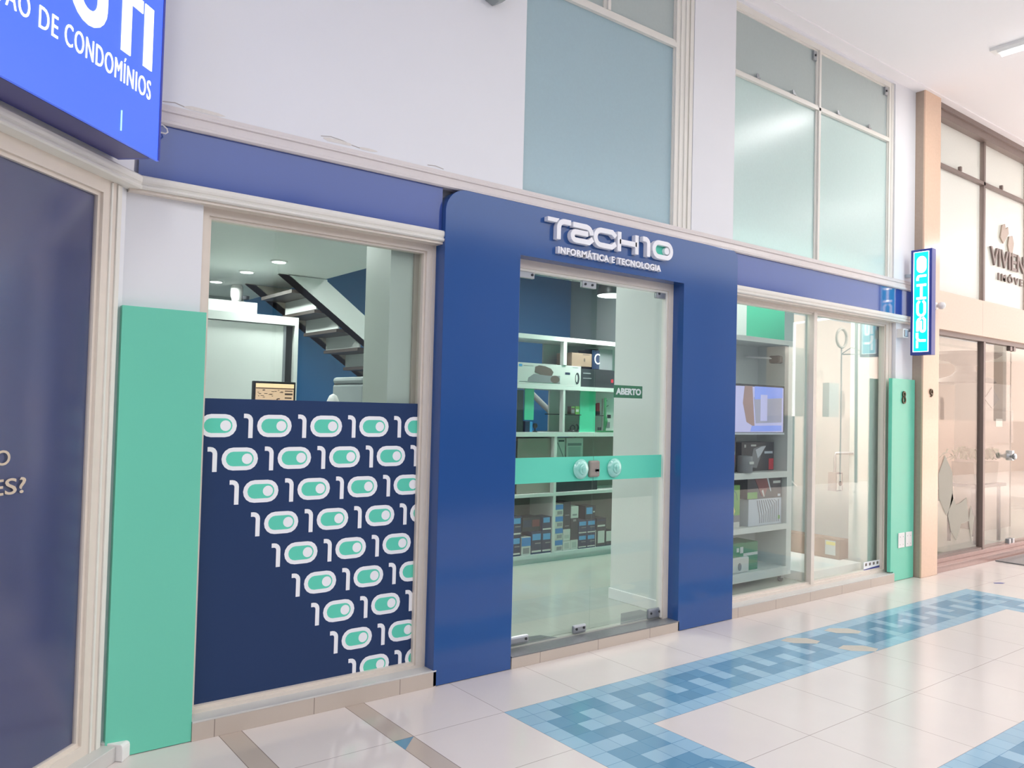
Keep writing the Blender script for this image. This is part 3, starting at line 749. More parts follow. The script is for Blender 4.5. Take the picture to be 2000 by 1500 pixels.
# ---- neighbour's big light box sign (45 degrees)
us, fo_ = .135, .175
sg = thing('neighbour_sign', tuple(left(1.2, .1, 2.41)), 'big bright blue light box sign of the left neighbour reading DE CONDOMINIOS', 'sign')
mb = MB(); left_box(mb, us, 2.3, 0.0, fo_ - .012, 2.415, 3.35, 'sign_blue_side'); mb.build('casing', sg)
mb = MB(); left_box(mb, us + .03, 2.3, 0.015, fo_ - .025, 2.410, 2.4155, 'sign_under'); mb.build('underside', sg)
mb = MB(); left_box(mb, us, 2.3, fo_ - .012, fo_, 2.405, 3.35, 'sign_blue'); mb.build('face', sg)
mb = MB(); left_box(mb, us, us + .012, fo_, fo_ + .002, 2.405, 3.35, 'sign_blue_side'); mb.build('edge_trim', sg)
SF = leftfr(fo_)
def pr(name, poly, m='sign_white'):
    mb = MB(); mb.prism(poly, SF, 0, .004, m); return mb.build(name, sg)
pr('letter', [(-.268, 2.732), (-.213, 2.732), (-.213, 2.972), (-.268, 2.972)])
pr('letter', [(-.404, 2.732), (-.349, 2.732), (-.349, 2.925), (-.281, 2.925), (-.281, 2.972), (-.472, 2.972), (-.472, 2.925), (-.404, 2.925)])
mb = MB(); L, R = offset_poly([(-.652, 2.972), (-.652, 2.83)] + arc(-.583, 2.83, .069, 180, 360, 10)[1:] + [(-.514, 2.972)], .052); mb.strip(L, R, SF, 0, .004, 'sign_white'); mb.build('letter', sg)
text_mesh('lettering', 'CONDOMÍNIOS', SF, (-.695, -.213, 2.618, 2.712), .003, 'sign_white', -.004, sg, 1.12, split=True)
text_mesh('lettering', 'DE', SF, (-.812, -.728, 2.618, 2.688), .003, 'sign_white', -.004, sg, 1.12, split=True)
text_mesh('lettering', 'GESTÃO', SF, (-1.11, -.852, 2.618, 2.706), .003, 'sign_white', -.004, sg, 1.12, split=True)
pr('accent_line', [(-.388, 2.44), (-.384, 2.44), (-.384, 2.515), (-.388, 2.515)], 'line_cyan')
cv = MB(); P = [(-1.60, .50, 2.615), (-1.56, .48, 2.618), (-1.527, .47, 2.618), (-1.51, .47, 2.605), (-1.507, .47, 2.592), (-1.515, .47, 2.584), (-1.535, .475, 2.586), (-1.60, .50, 2.592)]
cv.tube(P, .0035, 'plastic_white', 8); tag(cv.build('cable_loop', smooth=True), 'thin white cable loop sticking out behind the blue light box sign', 'cable')

# ---- numbers, outlets, camera
FG = front(.495)
mb = MB()
for cz, r in ((1.625, .026), (1.676, .021)):
    ring = [(4.868 + r * math.cos(2 * PI * k / 18), cz + r * 1.12 * math.sin(2 * PI * k / 18)) for k in range(18)]
    L, R = offset_poly(ring, .012, True); mb.strip(L, R, FG, 0, .012, 'bronze', True)
tag(mb.build('house_number', bevel=.001), 'dark metal numeral 8 on the mint green right pier', 'number')
FP = front(.43)
mb = MB(); ring = [(5.252 + .022 * math.cos(2 * PI * k / 18), 1.712 + .022 * math.sin(2 * PI * k / 18)) for k in range(18)]
L, R = offset_poly(ring, .011, True); mb.strip(L, R, FP, 0, .012, 'bronze', True)
L, R = offset_poly([(5.274, 1.712), (5.273, 1.69), (5.262, 1.672), (5.244, 1.668)], .011); mb.strip(L, R, FP, 0, .012, 'bronze')
tag(mb.build('house_number', bevel=.001), 'dark metal numeral 9 on the peach granite pillar', 'number')
for k, xx in enumerate((4.79, 4.925)):
    t = thing('outlet_plate', (xx + .06, .495, .35), ('left', 'right')[k] + ' one of the two white outlet cover plates low on the mint pier', 'outlet cover', 'outlet cover plates')
    mb = MB(); mb.box(xx, xx + .115, .487, .4945, .292, .425, 'plastic_white'); mb.build('plate', t, bevel=.003)
    for sx, sz in ((.03, .035), (.085, .035), (.03, .105), (.085, .105)):
        mb = MB(); mb.lathe([(.003, 0), (.003, .001)], (xx + sx, .487, .285 + sz), 'metal_dark', 8, 'Y'); mb.build('screw', t)
t = thing('security_camera', (5.33, .43, 2.53), 'small white dome camera on the peach pillar right of the blade sign', 'camera')
mb = MB(); mb.lathe([(.0, 0), (.035, 0), (.035, .015), (.015, .02), (.015, .04)], (5.32, .43, 2.52), 'plastic_white', 18, 'Y'); mb.build('mount', t, smooth=True)
mb = MB(); mb.lathe([(.0, -.035), (.02, -.03), (.034, -.01), (.036, .01), (.026, .028), (0, .034)], (5.32, .37, 2.52), 'plastic_white', 18); mb.build('body', t, smooth=True)
# grey fixture high on the white wall
t = thing('wall_fixture', (.22, .47, 3.80), 'grey cornered box high on the white wall at the top edge of the view', 'box')
mb = MB(); mb.prism([(.06, 3.80), (.13, 3.735), (.19, 3.715), (.26, 3.76), (.26, 4.0), (.06, 4.0)], front(.52), 0, .07, 'plastic_grey'); mb.build('casing', t, bevel=.004)

# ---- window sticker on the right
t = thing('window_sticker', (4.55, .598, .14), 'small white and blue alarm sticker in the lower right corner of the display window', 'sticker')
mb = MB(); mb.prism([(4.40, .112), (4.685, .112), (4.685, .185), (4.40, .185)], front(.5995), 0, .0008, 'film_white')
mb.prism([(4.40, .112), (4.685, .112), (4.685, .135), (4.40, .122)], front(.5987), 0, .0004, 'lightbox_case'); mb.build('sheet', t)
for k in range(4):
    mb = MB(); xx = 4.425 + k * .065; mb.prism([(xx, .148), (xx + .032, .150), (xx + .032, .174), (xx, .172)], front(.5987), 0, .0004, 'taupe_dark'); mb.build('icon', t)

# ---- ceiling battens
def batten(x, y0, y1, label):
    t = thing('tube_light', (x, (y0 + y1) / 2, 4.53), label, 'ceiling light', 'fluorescent battens on the mall ceiling')
    mb = MB(); mb.box(x - .055, x + .055, y0, y1, 4.505, 4.53, 'plastic_white'); mb.prism([(x - .055, 4.505), (x + .055, 4.505), (x + .03, 4.485), (x - .03, 4.485)], lambda a, b, c: (a, c, b), y0 + .05, y1 - .05, 'plastic_white'); mb.build('housing', t)
    mb = MB(); mb.tube([(x, y0 + .07, 4.47), (x, y1 - .07, 4.47)], .016, 'tube', 12); mb.build('tube', t, smooth=True)
    L = area_light('tube_lamp', (x, (y0 + y1) / 2, 4.44), .12, y1 - y0, 24, (1, .99, .97)); L.parent = t; L.matrix_parent_inverse = Matrix.Translation(-t.location)
batten(4.72, -1.55, -.29, 'slim fluorescent batten on the ceiling in the top right corner')
for xx in (-2.6, 1.1, 8.4, 12.0): batten(xx, -2.9, -1.6, 'slim fluorescent batten on the ceiling outside the view')

# ================================================================== SHOP INTERIOR
ib = MB()
ib.box(-3.0, .49, 5.35, 5.45, 0, 4.6, 'shop_grey'); ib.box(.49, 5.15, 5.35, 5.45, 0, 4.6, 'shop_blue')
ib.build('wall_back')['kind'] = 'structure'
ib = MB(); ib.box(-3.1, -3.0, .62, 5.45, 0, 4.6, 'shop_white'); ib.build('wall_side')['kind'] = 'structure'
ib = MB(); ib.box(-3.1, -1.66, .62, .72, 0, 4.6, 'shop_white'); ib.build('wall_corner')['kind'] = 'structure'
ib = MB(); ib.box(5.12, 5.24, .66, 5.45, 0, 4.6, 'shop_grey'); ib.build('wall_party')['kind'] = 'structure'
ib = MB(); ib.box(-3.0, .55, .62, 5.35, 2.55, 2.72, 'shop_white'); ib.build('ceiling')['kind'] = 'structure'
ib = MB(); ib.box(-3.1, 5.24, .90, 5.45, 4.53, 4.6, 'shop_grey'); ib.build('ceiling')['kind'] = 'structure'
ib = MB(); ib.box(-.335, .30, .64, .92, .078, 2.55, 'pale_green'); ib.box(-.20, .30, .625, .64, .078, 2.55, 'stringer_grey'); ib.build('wall_pier')['kind'] = 'structure'
ib = MB(); ib.box(1.86, 1.98, .625, 1.17, .078, 4.5, 'shop_white'); ib.build('wall_partition')['kind'] = 'structure'
ib = MB(); ib.box(1.842, 1.86, .64, 1.17, .078, .155, 'plastic_white'); ib.build('baseboard_partition', bevel=.003)['kind'] = 'structure'
ib = MB(); ib.box(1.98, 4.02, 1.17, 1.23, .078, 4.5, 'shop_mint'); ib.box(1.98, 3.44, 1.16, 1.17, 2.1, 4.5, 'shop_white'); ib.build('wall_mint')['kind'] = 'structure'
ib = MB(); ib.box(4.57, 4.90, .66, .84, .078, 4.5, 'shop_white'); ib.build('wall_pier')['kind'] = 'structure'

# stair
st = thing('staircase', (2.0, 3.8, .078), 'open white staircase with brown treads running down behind the shelves', 'staircase')
def sl(x, h): return h - .722 * (x - .542)
for yy in (3.42, 4.22):
    mb = MB(); pl = [(.12, sl(.12, 2.306)), (.55, sl(.55, 2.306) - .0), (3.3, sl(3.3, 2.306)), (3.62, .08), (3.72, .08), (3.72, .2), (3.65, sl(3.65, 2.543)), (.56, sl(.56, 2.543)), (.56, 2.545), (.12, 2.545)]
    mb.prism(pl, lambda a, b, c: (a, yy + c, b), 0, .028, 'mdf_white' if yy < 4 else 'stringer_grey'); mb.build('stringer', st)
for k in range(-1, 14):
    xx, zz = .33 + .212 * k + .18, 2.255 - .153 * k
    mb = MB(); mb.box(xx - .03, xx + .235, 3.49, 4.22, zz, zz + .03, 'tread_wood'); mb.build('tread', st)
    mb = MB(); mb.box(xx + .20, xx + .215, 3.50, 4.21, zz - .123, zz, 'shop_white'); mb.build('riser', st)
mb = MB(); mb.tube([(.6, 3.445, sl(.6, 3.33)), (3.6, 3.445, sl(3.6, 3.33))], .03, 'mdf_white', 12); mb.build('handrail', st, smooth=True)
for xx in (1.2, 2.4, 3.5):
    mb = MB(); mb.tube([(xx, 3.445, sl(xx, 2.5)), (xx, 3.445, sl(xx, 3.31))], .018, 'metal_grey', 10); mb.build('baluster', st, smooth=True)

# downlights in the low ceiling
DL = [(-.62, 1.72, 'nearest the window head'), (-.09, 2.87, 'second from the window'), (-.107, 3.54, 'third from the window'), (-.128, 4.29, 'farthest back at the left window edge')]
for k, (x, y, wh) in enumerate(DL):
    t = thing('downlight', (x, y, 2.55), 'round bright ceiling spot seen through the left window, ' + wh, 'ceiling light', 'round ceiling spots')
    mb = MB(); mb.lathe([(.056, -.010), (.066, -.005), (.066, .0)], (x, y, 2.55), 'plastic_white', 24); mb.build('rim', t, smooth=True)
    mb = MB(); mb.lathe([(.052, -.012), (.052, -.010)], (x, y, 2.55), 'lamp_disc', 24); mb.build('lamp', t)
    L = area_light('spot_lamp', (x, y, 2.52), .14, .14, 15, (.95, 1, .98)); L.data.shape = 'DISK'; L.parent = t; L.matrix_parent_inverse = Matrix.Translation(-t.location)
t = thing('ceiling_camera', (.10, 4.4, 2.55), 'white oval camera hanging from the ceiling above the wardrobe', 'camera')
mb = MB(); mb.lathe([(.0, -.16), (.04, -.15), (.055, -.10), (.055, -.02), (.045, 0)], (.10, 4.4, 2.55), 'plastic_white', 18); mb.build('body', t, smooth=True)
mb = MB(); mb.lathe([(.0, -.02), (.03, -.01), (.035, .02)], (.17, 4.36, 2.43), 'metal_dark', 14); mb.build('lens', t, smooth=True)

# pendant lamp
t = thing('pendant_lamp', (2.78, 2.2, 2.53), 'grey dome pendant lamp glowing white inside above the shelves', 'lamp')
mb = MB(); mb.lathe([(.150, 0), (.150, .02), (.142, .07), (.118, .115), (.08, .15), (.03, .175), (.0, .18)], (2.845, 2.2, 2.53), 'lamp_shade', 28); mb.build('lamp_shade', t, smooth=True)
mb = MB(); mb.lathe([(.146, -.006), (.146, -.001)], (2.845, 2.2, 2.53), 'lamp_disc', 28); mb.build('diffuser', t)
mb = MB(); mb.tube([(2.845, 2.2, 2.70), (2.845, 2.2, 4.53)], .004, 'metal_dark', 6); mb.build('cord', t)
L = area_light('pendant_glow', (2.845, 2.2, 2.51), .28, .28, 23, (.97, 1, .99)); L.data.shape = 'DISK'; L.parent = t; L.matrix_parent_inverse = Matrix.Translation(-t.location)
for px, py, lab in ((3.7, 2.0, 'right of the entrance, out of view'), (4.4, 3.6, 'at the back, out of view'), (1.2, 1.9, 'behind the entrance panel')):
    t = thing('pendant_lamp', (px, py, 3.2), 'grey dome pendant lamp ' + lab, 'lamp')
    mb = MB(); mb.lathe([(.150, 0), (.150, .02), (.142, .07), (.118, .115), (.08, .15), (.03, .175), (.0, .18)], (px, py, 3.2), 'lamp_shade', 20); mb.build('lamp_shade', t, smooth=True)
    mb = MB(); mb.tube([(px, py, 3.36), (px, py, 4.53)], .004, 'metal_dark', 6); mb.build('cord', t)
    L = area_light('pendant_glow', (px, py, 3.19), .28, .28, 23, (.97, 1, .99)); L.data.shape = 'DISK'; L.parent = t; L.matrix_parent_inverse = Matrix.Translation(-t.location)
# display window strip light
t = thing('display_light', (3.2, .9, 2.9), 'white strip lamp hanging behind the fascia above the display shelf', 'lamp')
mb = MB(); mb.box(2.1, 4.4, .86, .94, 2.90, 2.94, 'plastic_white'); mb.tube([(2.15, .9, 4.5), (2.15, .9, 2.94)], .004, 'metal_dark', 6); mb.tube([(4.35, .9, 4.5), (4.35, .9, 2.94)], .004, 'metal_dark', 6); mb.build('housing', t)
L = area_light('strip_glow', (3.25, .9, 2.89), 2.2, .06, 12, (.98, 1, .98)); L.parent = t; L.matrix_parent_inverse = Matrix.Translation(-t.location)

# wardrobe
t = thing('wardrobe', (-.4, 3.3, .078), 'tall white sliding-door wardrobe behind the left window', 'wardrobe')
mb = MB(); mb.box(-1.6, .135, 3.04, 3.6, .078, 2.14, 'mdf_white'); mb.build('body', t)
mb = MB(); mb.box(-1.6, -.13, 3.20, 3.6, 2.14, 2.25, 'mdf_white'); mb.build('top_box', t)
mb = MB(); mb.box(-1.6, .135, 2.99, 3.04, 2.075, 2.14, 'mdf_white'); mb.box(.105, .135, 2.99, 3.04, .078, 2.075, 'mdf_white'); mb.build('track', t)
for a, b, y in ((-1.6, -.55, 3.028), (-.57, .04, 3.012)):
    mb = MB(); mb.box(a, b, y, y + .015, .09, 2.07, 'mdf_white'); dd = mb.build('door', t)
    mb = MB(); mb.box(b - .02, b, y - .006, y, .09, 2.07, 'metal_grey'); mb.build('handle', dd)
mb = MB(); mb.box(.045, .10, 3.03, 3.04, .09, 2.07, 'metal_dark'); mb.build('gap_panel', t)
# counter, monitor, printer
t = thing('reception_counter', (-.5, 1.5, .078), 'white counter behind the patterned film carrying the monitor', 'counter')
mb = MB(); mb.box(-1.25, .25, 1.15, 1.75, .078, 1.12, 'mdf_white'); mb.build('body', t)
mb = MB(); mb.box(-1.28, .28, 1.12, 1.78, 1.12, 1.155, 'mdf_white'); mb.build('top', t)
t = thing('monitor', (-.69, 1.35, 1.155), 'black monitor showing a warm orange page, standing on the counter', 'monitor')
mb = MB(); mb.box(-.81, -.565, 1.30, 1.33, 1.24, 1.580, 'plastic_black'); mb.build('casing', t, bevel=.004)
mb = MB(); mb.box(-.797, -.578, 1.297, 1.30, 1.26, 1.567, 'screen_warm'); mb.box(-.797, -.578, 1.295, 1.297, 1.545, 1.567, 'screen_light'); mb.box(-.797, -.578, 1.295, 1.297, 1.538, 1.543, 'screen_text')
random.seed(3)
for k in range(26):
    xx = random.uniform(-.79, -.65); zz = random.uniform(1.44, 1.53); mb.box(xx, xx + random.uniform(.006, .02), 1.2955, 1.297, zz, zz + .003, 'screen_text')
mb.box(-.63, -.585, 1.2955, 1.297, 1.525, 1.53, 'screen_text'); mb.box(-.63, -.585, 1.2955, 1.297, 1.505, 1.515, 'screen_text'); mb.box(-.63, -.59, 1.2955, 1.297, 1.485, 1.492, 'screen_text')
mb.build('screen', t)
mb = MB(); mb.box(-.72, -.65, 1.31, 1.34, 1.165, 1.25, 'plastic_black'); mb.box(-.78, -.59, 1.26, 1.40, 1.155, 1.165, 'plastic_black'); mb.build('stand', t)
t = thing('printer', (-.03, 1.5, 1.155), 'large grey copier with rounded lid on the counter beside the pier', 'printer')
mb = MB(); mb.box(-.155, .22, 1.28, 1.70, 1.155, 1.585, 'plastic_grey'); mb.build('body', t, bevel=.012)
mb = MB(); mb.box(-.158, .22, 1.275, 1.70, 1.588, 1.632, 'plastic_grey'); mb.build('lid', t, bevel=.02)
mb = MB(); mb.box(-.09, -.04, 1.270, 1.282, 1.49, 1.52, 'plastic_white'); mb.box(-.08, -.055, 1.268, 1.271, 1.497, 1.508, 'metal_dark'); mb.build('control_panel', t)
mb = MB(); mb.lathe([(.03, 0), (.032, .18), (.05, .25), (.042, .31), (.022, .355), (0, .368)], (-.333, 1.3, 1.155), 'plastic_white', 20)
tag(mb.build('webcam', smooth=True), 'white round-topped device poking above the film between monitor and copier', 'device')
# wall power box on blue wall
t = thing('wall_socket', (1.6, 5.34, 1.7), 'small brown framed plate on the blue back wall', 'socket')
mb = MB(); mb.box(1.55, 1.72, 5.33, 5.349, 1.50, 1.72, 'card_brown'); mb.box(1.60, 1.66, 5.322, 5.33, 1.58, 1.64, 'plastic_white'); mb.build('plate', t)
# ---- shelf unit behind the entrance
SY = 2.45
t = thing('shelf_unit', (2.9, 2.6, .078), 'long white open shelf unit seen through the glass entrance', 'shelf')
def sbox(n_, a, b, c_, d, y0=SY, y1=SY + .36, m='mdf_white', par=None):
    mb = MB(); mb.box(a, b, y0, y1, c_, d, m); return mb.build(n_, par or t)
sbox('top_board', 1.15, 4.0, 2.088, 2.128)
for zz, th in ((1.642, .038), (1.212, .040), (.672, .028), (.125, .035)): sbox('shelf_board', 1.15, 4.0, zz, zz + th)
sbox('plinth', 1.15, 4.0, .078, .125, SY + .02)
for a in (1.15, 3.96): sbox('side_panel', a, a + .04, .125, 2.088, SY + .002)
sbox('divider', 2.472, 2.512, 1.873, 2.088, SY + .002, SY + .05); sbox('divider', 2.386, 2.418, .16, 1.212, SY + .002)
sbox('divider', 2.48, 2.505, 1.252, 1.642, SY + .002, SY + .05)
sbox('back_panel', 1.15, 2.386, .16, 1.212, SY + .34, SY + .36, 'taupe'); sbox('back_panel', 2.512, 3.96, 1.68, 2.088, SY + .34, SY + .36, 'shop_grey')
sbox('back_panel', 2.418, 3.96, .16, .672, SY + .34, SY + .36, 'taupe_dark'); sbox('back_panel', 2.95, 3.96, .70, 1.212, SY + .34, SY + .36, 'taupe')
sbox('back_panel', 2.60, 3.96, 1.252, 1.642, SY + .34, SY + .36, 'shop_white'); sbox('accent_panel', 2.735, 2.935, 1.252, 1.642, SY + .05, SY + .06, 'shop_mint')
sbox('accent_panel', 2.066, 2.172, 1.36, 1.642, SY + .05, SY + .06, 'shop_mint')
sbox('glass_shelf', 2.512, 2.735, 1.410, 1.418, SY + .03, SY + .30, 'metal_dark'); sbox('glass_shelf', 2.935, 3.026, 1.408, 1.416, SY + .03, SY + .30, 'metal_dark')

def carton(name, x0, x1, z0, h, y, depth, m, label, cat='box', group=None, decals=(), frm=None):
    """a product box with printed front: decals = (a0,a1,b0,b1,mat) in 0..1 of the front"""
    z0 += .0006; h -= .0008
    mb = MB(); mb.box(x0, x1, y, y + depth, z0, z0 + h, m)
    W_ = x1 - x0
    for (a0, a1, b0, b1, dm) in decals:
        if isinstance(a0, (list, tuple)): continue
        mb.prism([(x0 + a0 * W_, z0 + b0 * h), (x0 + a1 * W_, z0 + b0 * h), (x0 + a1 * W_, z0 + b1 * h), (x0 + a0 * W_, z0 + b1 * h)], front(y), 0, .0012, dm)
    o = mb.build(name, bevel=.0015); tag(o, label, cat, group); return o
def poly_decal(o, pts, m, y, name='print'):
    mb = MB(); mb.prism(pts, front(y), 0, .0018, m); return mb.build(name, o)
Z2 = 1.680
o = carton('printer_box', 1.942, 2.700, Z2 + .0005, .19, SY + .01, .20, 'card_white', 'long white printer carton with a printed laser printer, top shelf left', decals=((.02, .07, .82, .93, 'card_cyan'), (.09, .24, .86, .88, 'card_grey'), (.03, .15, .10, .13, 'card_grey'), (.74, .82, .55, .66, 'card_navy'), (.86, .95, .92, .93, 'card_black')))
poly_decal(o, [(2.14, 1.79), (2.145, 1.84), (2.19, 1.855), (2.26, 1.85), (2.33, 1.83), (2.36, 1.80), (2.34, 1.76), (2.22, 1.765)], 'card_dark', SY + .01)
poly_decal(o, [(2.06, 1.70), (2.07, 1.74), (2.13, 1.775), (2.30, 1.765), (2.44, 1.77), (2.44, 1.70)], 'card_grey', SY + .0095)
poly_decal(o, [(2.22 + .055 * math.cos(a * .4) + .16, 1.735 + .035 * math.sin(a * .4)) for a in range(16)], 'card_dark', SY + .009)
poly_decal(o, [(2.655 + .026 * math.cos(a * .4), 1.755 + .055 * math.sin(a * .4)) for a in range(16)], 'card_black', SY + .0095)
poly_decal(o, [(2.645 + .012 * math.cos(a * .4), 1.755 + .036 * math.sin(a * .4)) for a in range(16)], 'card_white', SY + .0075)
o = carton('black_box', 2.715, 3.15, Z2, .172, SY + .02, .28, 'card_black', 'long black carton on the top shelf right of the white printer carton', decals=((.05, .28, .72, .78, 'card_grey'), (.05, .3, .45, .5, 'card_grey'), (.9, .97, .3, .5, 'card_red')))
o = carton('cardboard_box', 2.60, 2.853, 1.852 + .02, .125, SY + .03, .22, 'card_brown', 'brown cardboard carton stacked on the black carton, top shelf', decals=((.55, .9, .88, .95, 'card_dark'),))
poly_decal(o, [(2.76 + .010 * math.cos(a), 1.935 + .018 * math.sin(a)) for a in (0, 1.05, 2.1, 3.14, 4.2, 5.2)], 'card_dark', SY + .03)
o = carton('logo_box', 2.868, 2.965, 1.855, .185, SY + .04, .20, 'card_navy', 'small dark box with a large white ring letter beside the cardboard carton')
mb = MB(); ring = [(2.945 + .04 * math.cos(2 * PI * k / 20), 1.955 + .045 * math.sin(2 * PI * k / 20)) for k in range(3, 18)]
L, R = offset_poly(ring, .012); mb.strip(L, R, front(SY + .04), 0, .0015, 'film_white'); mb.build('print', o)
o = carton('grey_case', 2.97, 3.16, 1.855, .205, SY + .06, .20, 'card_grey', 'plain grey carton at the right end of the top shelf')
# shelf 2 items
carton('speaker_tower', 1.90, 2.045, 1.252, .375, SY + .04, .26, 'metal_dark', 'tall dark computer tower at the left edge of the second shelf', 'computer tower', decals=((.55, .9, .05, .9, 'card_black'),))
t2 = thing('desktop_speaker', (2.10, SY + .1, 1.252), 'small dark speaker with a blue edge below the hanging mint strip', 'speaker')
mb = MB(); mb.box(2.07, 2.125, SY + .04, SY + .14, 1.2526, 1.35, 'card_navy'); mb.build('body', t2, bevel=.003)
mb = MB(); mb.box(2.127, 2.16, SY + .05, SY + .14, 1.2526, 1.345, 'card_cyan'); mb.build('side', t2)
t2 = thing('round_webcam', (2.20, SY + .06, 1.252), 'small black round webcam on the second shelf left of the blue gap', 'webcam')
mb = MB(); mb.lathe([(.0, 0), (.022, 0), (.022, .006), (.006, .01), (.006, .03), (.018, .038), (.024, .055), (.018, .075), (0, .08)], (2.20, SY + .06, 1.2526), 'plastic_black', 16); mb.build('body', t2, smooth=True)
carton('gadget_box', 2.62, 2.672, 1.419, .075, SY + .05, .05, 'card_dark', 'small brown boxed gadget with lime top on the little glass shelf', decals=((.15, .85, .8, .98, 'card_lime'), (.15, .85, .1, .6, 'card_grey')))
carton('gadget_box', 2.678, 2.728, 1.419, .078, SY + .05, .05, 'card_lime', 'small lime boxed gadget at the right end of the little glass shelf', decals=((.1, .8, .3, .6, 'card_white'),))
t2 = thing('headset', (2.68, SY + .06, 1.252), 'black headset lying under the little glass shelf', 'headset')
mb = MB(); mb.tube([(2.655 + .028 * math.cos(a), SY + .06, 1.288 + .028 * math.sin(a)) for a in [k * PI / 9 for k in range(19)]], .006, 'plastic_black', 8); mb.build('ear_cup', t2, smooth=True)
mb = MB(); mb.tube([(2.705 + .022 * math.cos(a), SY + .06, 1.291 + .03 * math.sin(a)) for a in [k * PI / 9 - 2 for k in range(12)]], .007, 'plastic_black', 8); mb.build('headband', t2, smooth=True)
mb = MB(); mb.tube([(2.60, SY + .06, 1.268), (2.635, SY + .06, 1.27)], .005, 'plastic_black', 8); mb.build('microphone', t2)
t2 = thing('red_gadget', (3.0, SY + .1, 1.417), 'small red and black gadget on the right glass shelf', 'gadget')
mb = MB(); mb.box(2.978, 2.998, SY + .08, SY + .11, 1.45, 1.53, 'card_red'); mb.box(3.003, 3.022, SY + .08, SY + .11, 1.45, 1.535, 'card_red'); mb.box(2.975, 3.025, SY + .08, SY + .12, 1.417, 1.455, 'plastic_black'); mb.build('body', t2, bevel=.002)
o = carton('poster_stand', 3.055, 3.25, 1.2522, .325, SY + .07, .02, 'card_white', 'white printed card standing on the second shelf beside the partition', 'card', decals=((.08, .5, .12, .3, 'card_grey'), (.3, .55, .42, .52, 'card_black')))
mb = MB(); L, R = offset_poly([(3.10 + .03 * math.cos(a), 1.53 + .028 * math.sin(a)) for a in [1.2 + k * .5 for k in range(10)]], .006); mb.strip(L, R, front(SY + .07), 0, .0015, 'card_black'); mb.build('print', o)
t2 = thing('green_game_stand', (3.03, SY + .03, 1.252), 'green stand with a bent post next to the white card', 'stand')
mb = MB(); mb.tube([(3.035, SY + .02, 1.585), (3.035, SY + .02, 1.42), (3.045, SY + .02, 1.36), (3.035, SY + .02, 1.30), (3.03, SY + .02, 1.262)], [.012, .012, .022, .014, .014], 'card_green', 10); mb.box(2.95, 3.16, SY + .0, SY + .05, 1.2526, 1.268, 'card_green'); mb.tube([(2.965, SY + .02, 1.27), (2.965, SY + .02, 1.30)], .018, 'card_black', 12); mb.build('post', t2, smooth=False)
# shelf 3 items (behind and below the mint stripe)
o = carton('drawer_box', 2.0, 2.385, .702, .495, SY + .05, .25, 'taupe', 'large taupe drawer box on the third shelf behind the mint stripe')
carton('dark_tower', 1.90, 1.995, .702, .47, SY + .06, .25, 'metal_dark', 'dark computer case at the left end of the third shelf', 'computer tower')
o = carton('white_cabinet', 2.50, 2.60, .95, .245, SY + .10, .2, 'card_white', 'narrow white open-fronted box on the third shelf, left one', decals=((.2, .9, .86, .92, 'card_black'),))
poly_decal(o, [(2.505, 1.15), (2.512, 1.155), (2.598, 1.0), (2.59, .995)], 'card_grey', SY + .10)
o = carton('white_cabinet', 2.618, 2.83, .95, .245, SY + .10, .2, 'card_white', 'wider white open-fronted box on the third shelf, right one', decals=((.08, .9, .7, .8, 'card_grey'), (.12, .86, .1, .66, 'shop_grey')))
carton('black_case', 2.43, 2.655, .701, .245, SY + .04, .3, 'card_black', 'black equipment case on the third shelf below the small white boxes', decals=((.1, .9, .85, .9, 'card_grey'),))
carton('black_case', 2.66, 2.98, .701, .25, SY + .05, .28, 'metal_dark', 'dark green-grey equipment case on the third shelf beside the partition', decals=((.3, .8, .86, .9, 'card_grey'),))
# shelf 4: ink cartons
Z4 = .1605
def inkbox(x0, x1, z0, h, m, lab, dec=(), dy=0.0): return carton('ink_box', x0, x1, z0, h, SY + .015 + dy, .14, m, lab, 'box', 'ink cartons on the bottom shelf', dec)
navy_dec = ((.05, .95, .08, .16, 'card_white'), (.1, .9, .62, .9, 'card_cyan'), (.35, .9, .45, .5, 'card_grey'))
inkbox(1.925, 2.030, Z4, .175, 'card_navy', 'dark ink carton at the left end of the bottom row', navy_dec)
inkbox(1.925, 2.035, Z4 + .176, .175, 'card_navy', 'dark ink carton stacked at the left end of the bottom shelf', navy_dec)
inkbox(2.042, 2.145, Z4, .16, 'card_white', 'white ink carton with a bright blue top band at the left of the bottom shelf', ((0, 1, .5, .97, 'card_blue'), (.15, .85, .08, .4, 'card_grey')))
inkbox(2.152, 2.272, Z4, .20, 'card_navy', 'dark ink carton right of the blue and white one', navy_dec)
inkbox(2.276, 2.384, Z4, .195, 'card_navy', 'dark ink carton left of the shelf divider, lower one', navy_dec)
inkbox(2.276, 2.384, Z4 + .196, .13, 'card_navy', 'dark ink carton left of the shelf divider, upper one', ((.05, .95, .1, .2, 'card_white'), (.1, .8, .6, .95, 'card_cyan')))
inkbox(2.06, 2.268, Z4 + .205, .125, 'card_black', 'dark ink cartons row behind the blue and white one', ((.05, .5, .3, .8, 'card_navy'), (.55, .95, .3, .8, 'card_maroon')), .02)
for k in range(4):
    inkbox(2.421, 2.522, Z4 + .1085 * k, .107, 'card_white', ('lowest', 'second', 'third', 'topmost')[k] + ' of the four blue and white cartons stacked beside the divider', ((0, 1, .52, .95, 'card_blue'), (.3, .9, .1, .4, 'card_grey')))
inkbox(2.528, 2.618, Z4, .088, 'card_white', 'small speckled white carton in the bottom row, left one', ((.2, .8, .2, .8, 'shop_grey'),))
inkbox(2.622, 2.712, Z4, .09, 'card_white', 'small speckled white carton in the bottom row, right one', ((.2, .8, .2, .8, 'shop_grey'),))
inkbox(2.528, 2.615, Z4 + .09, .105, 'card_white', 'small white carton stacked on the left speckled one', ((.15, .85, .2, .5, 'shop_grey'),))
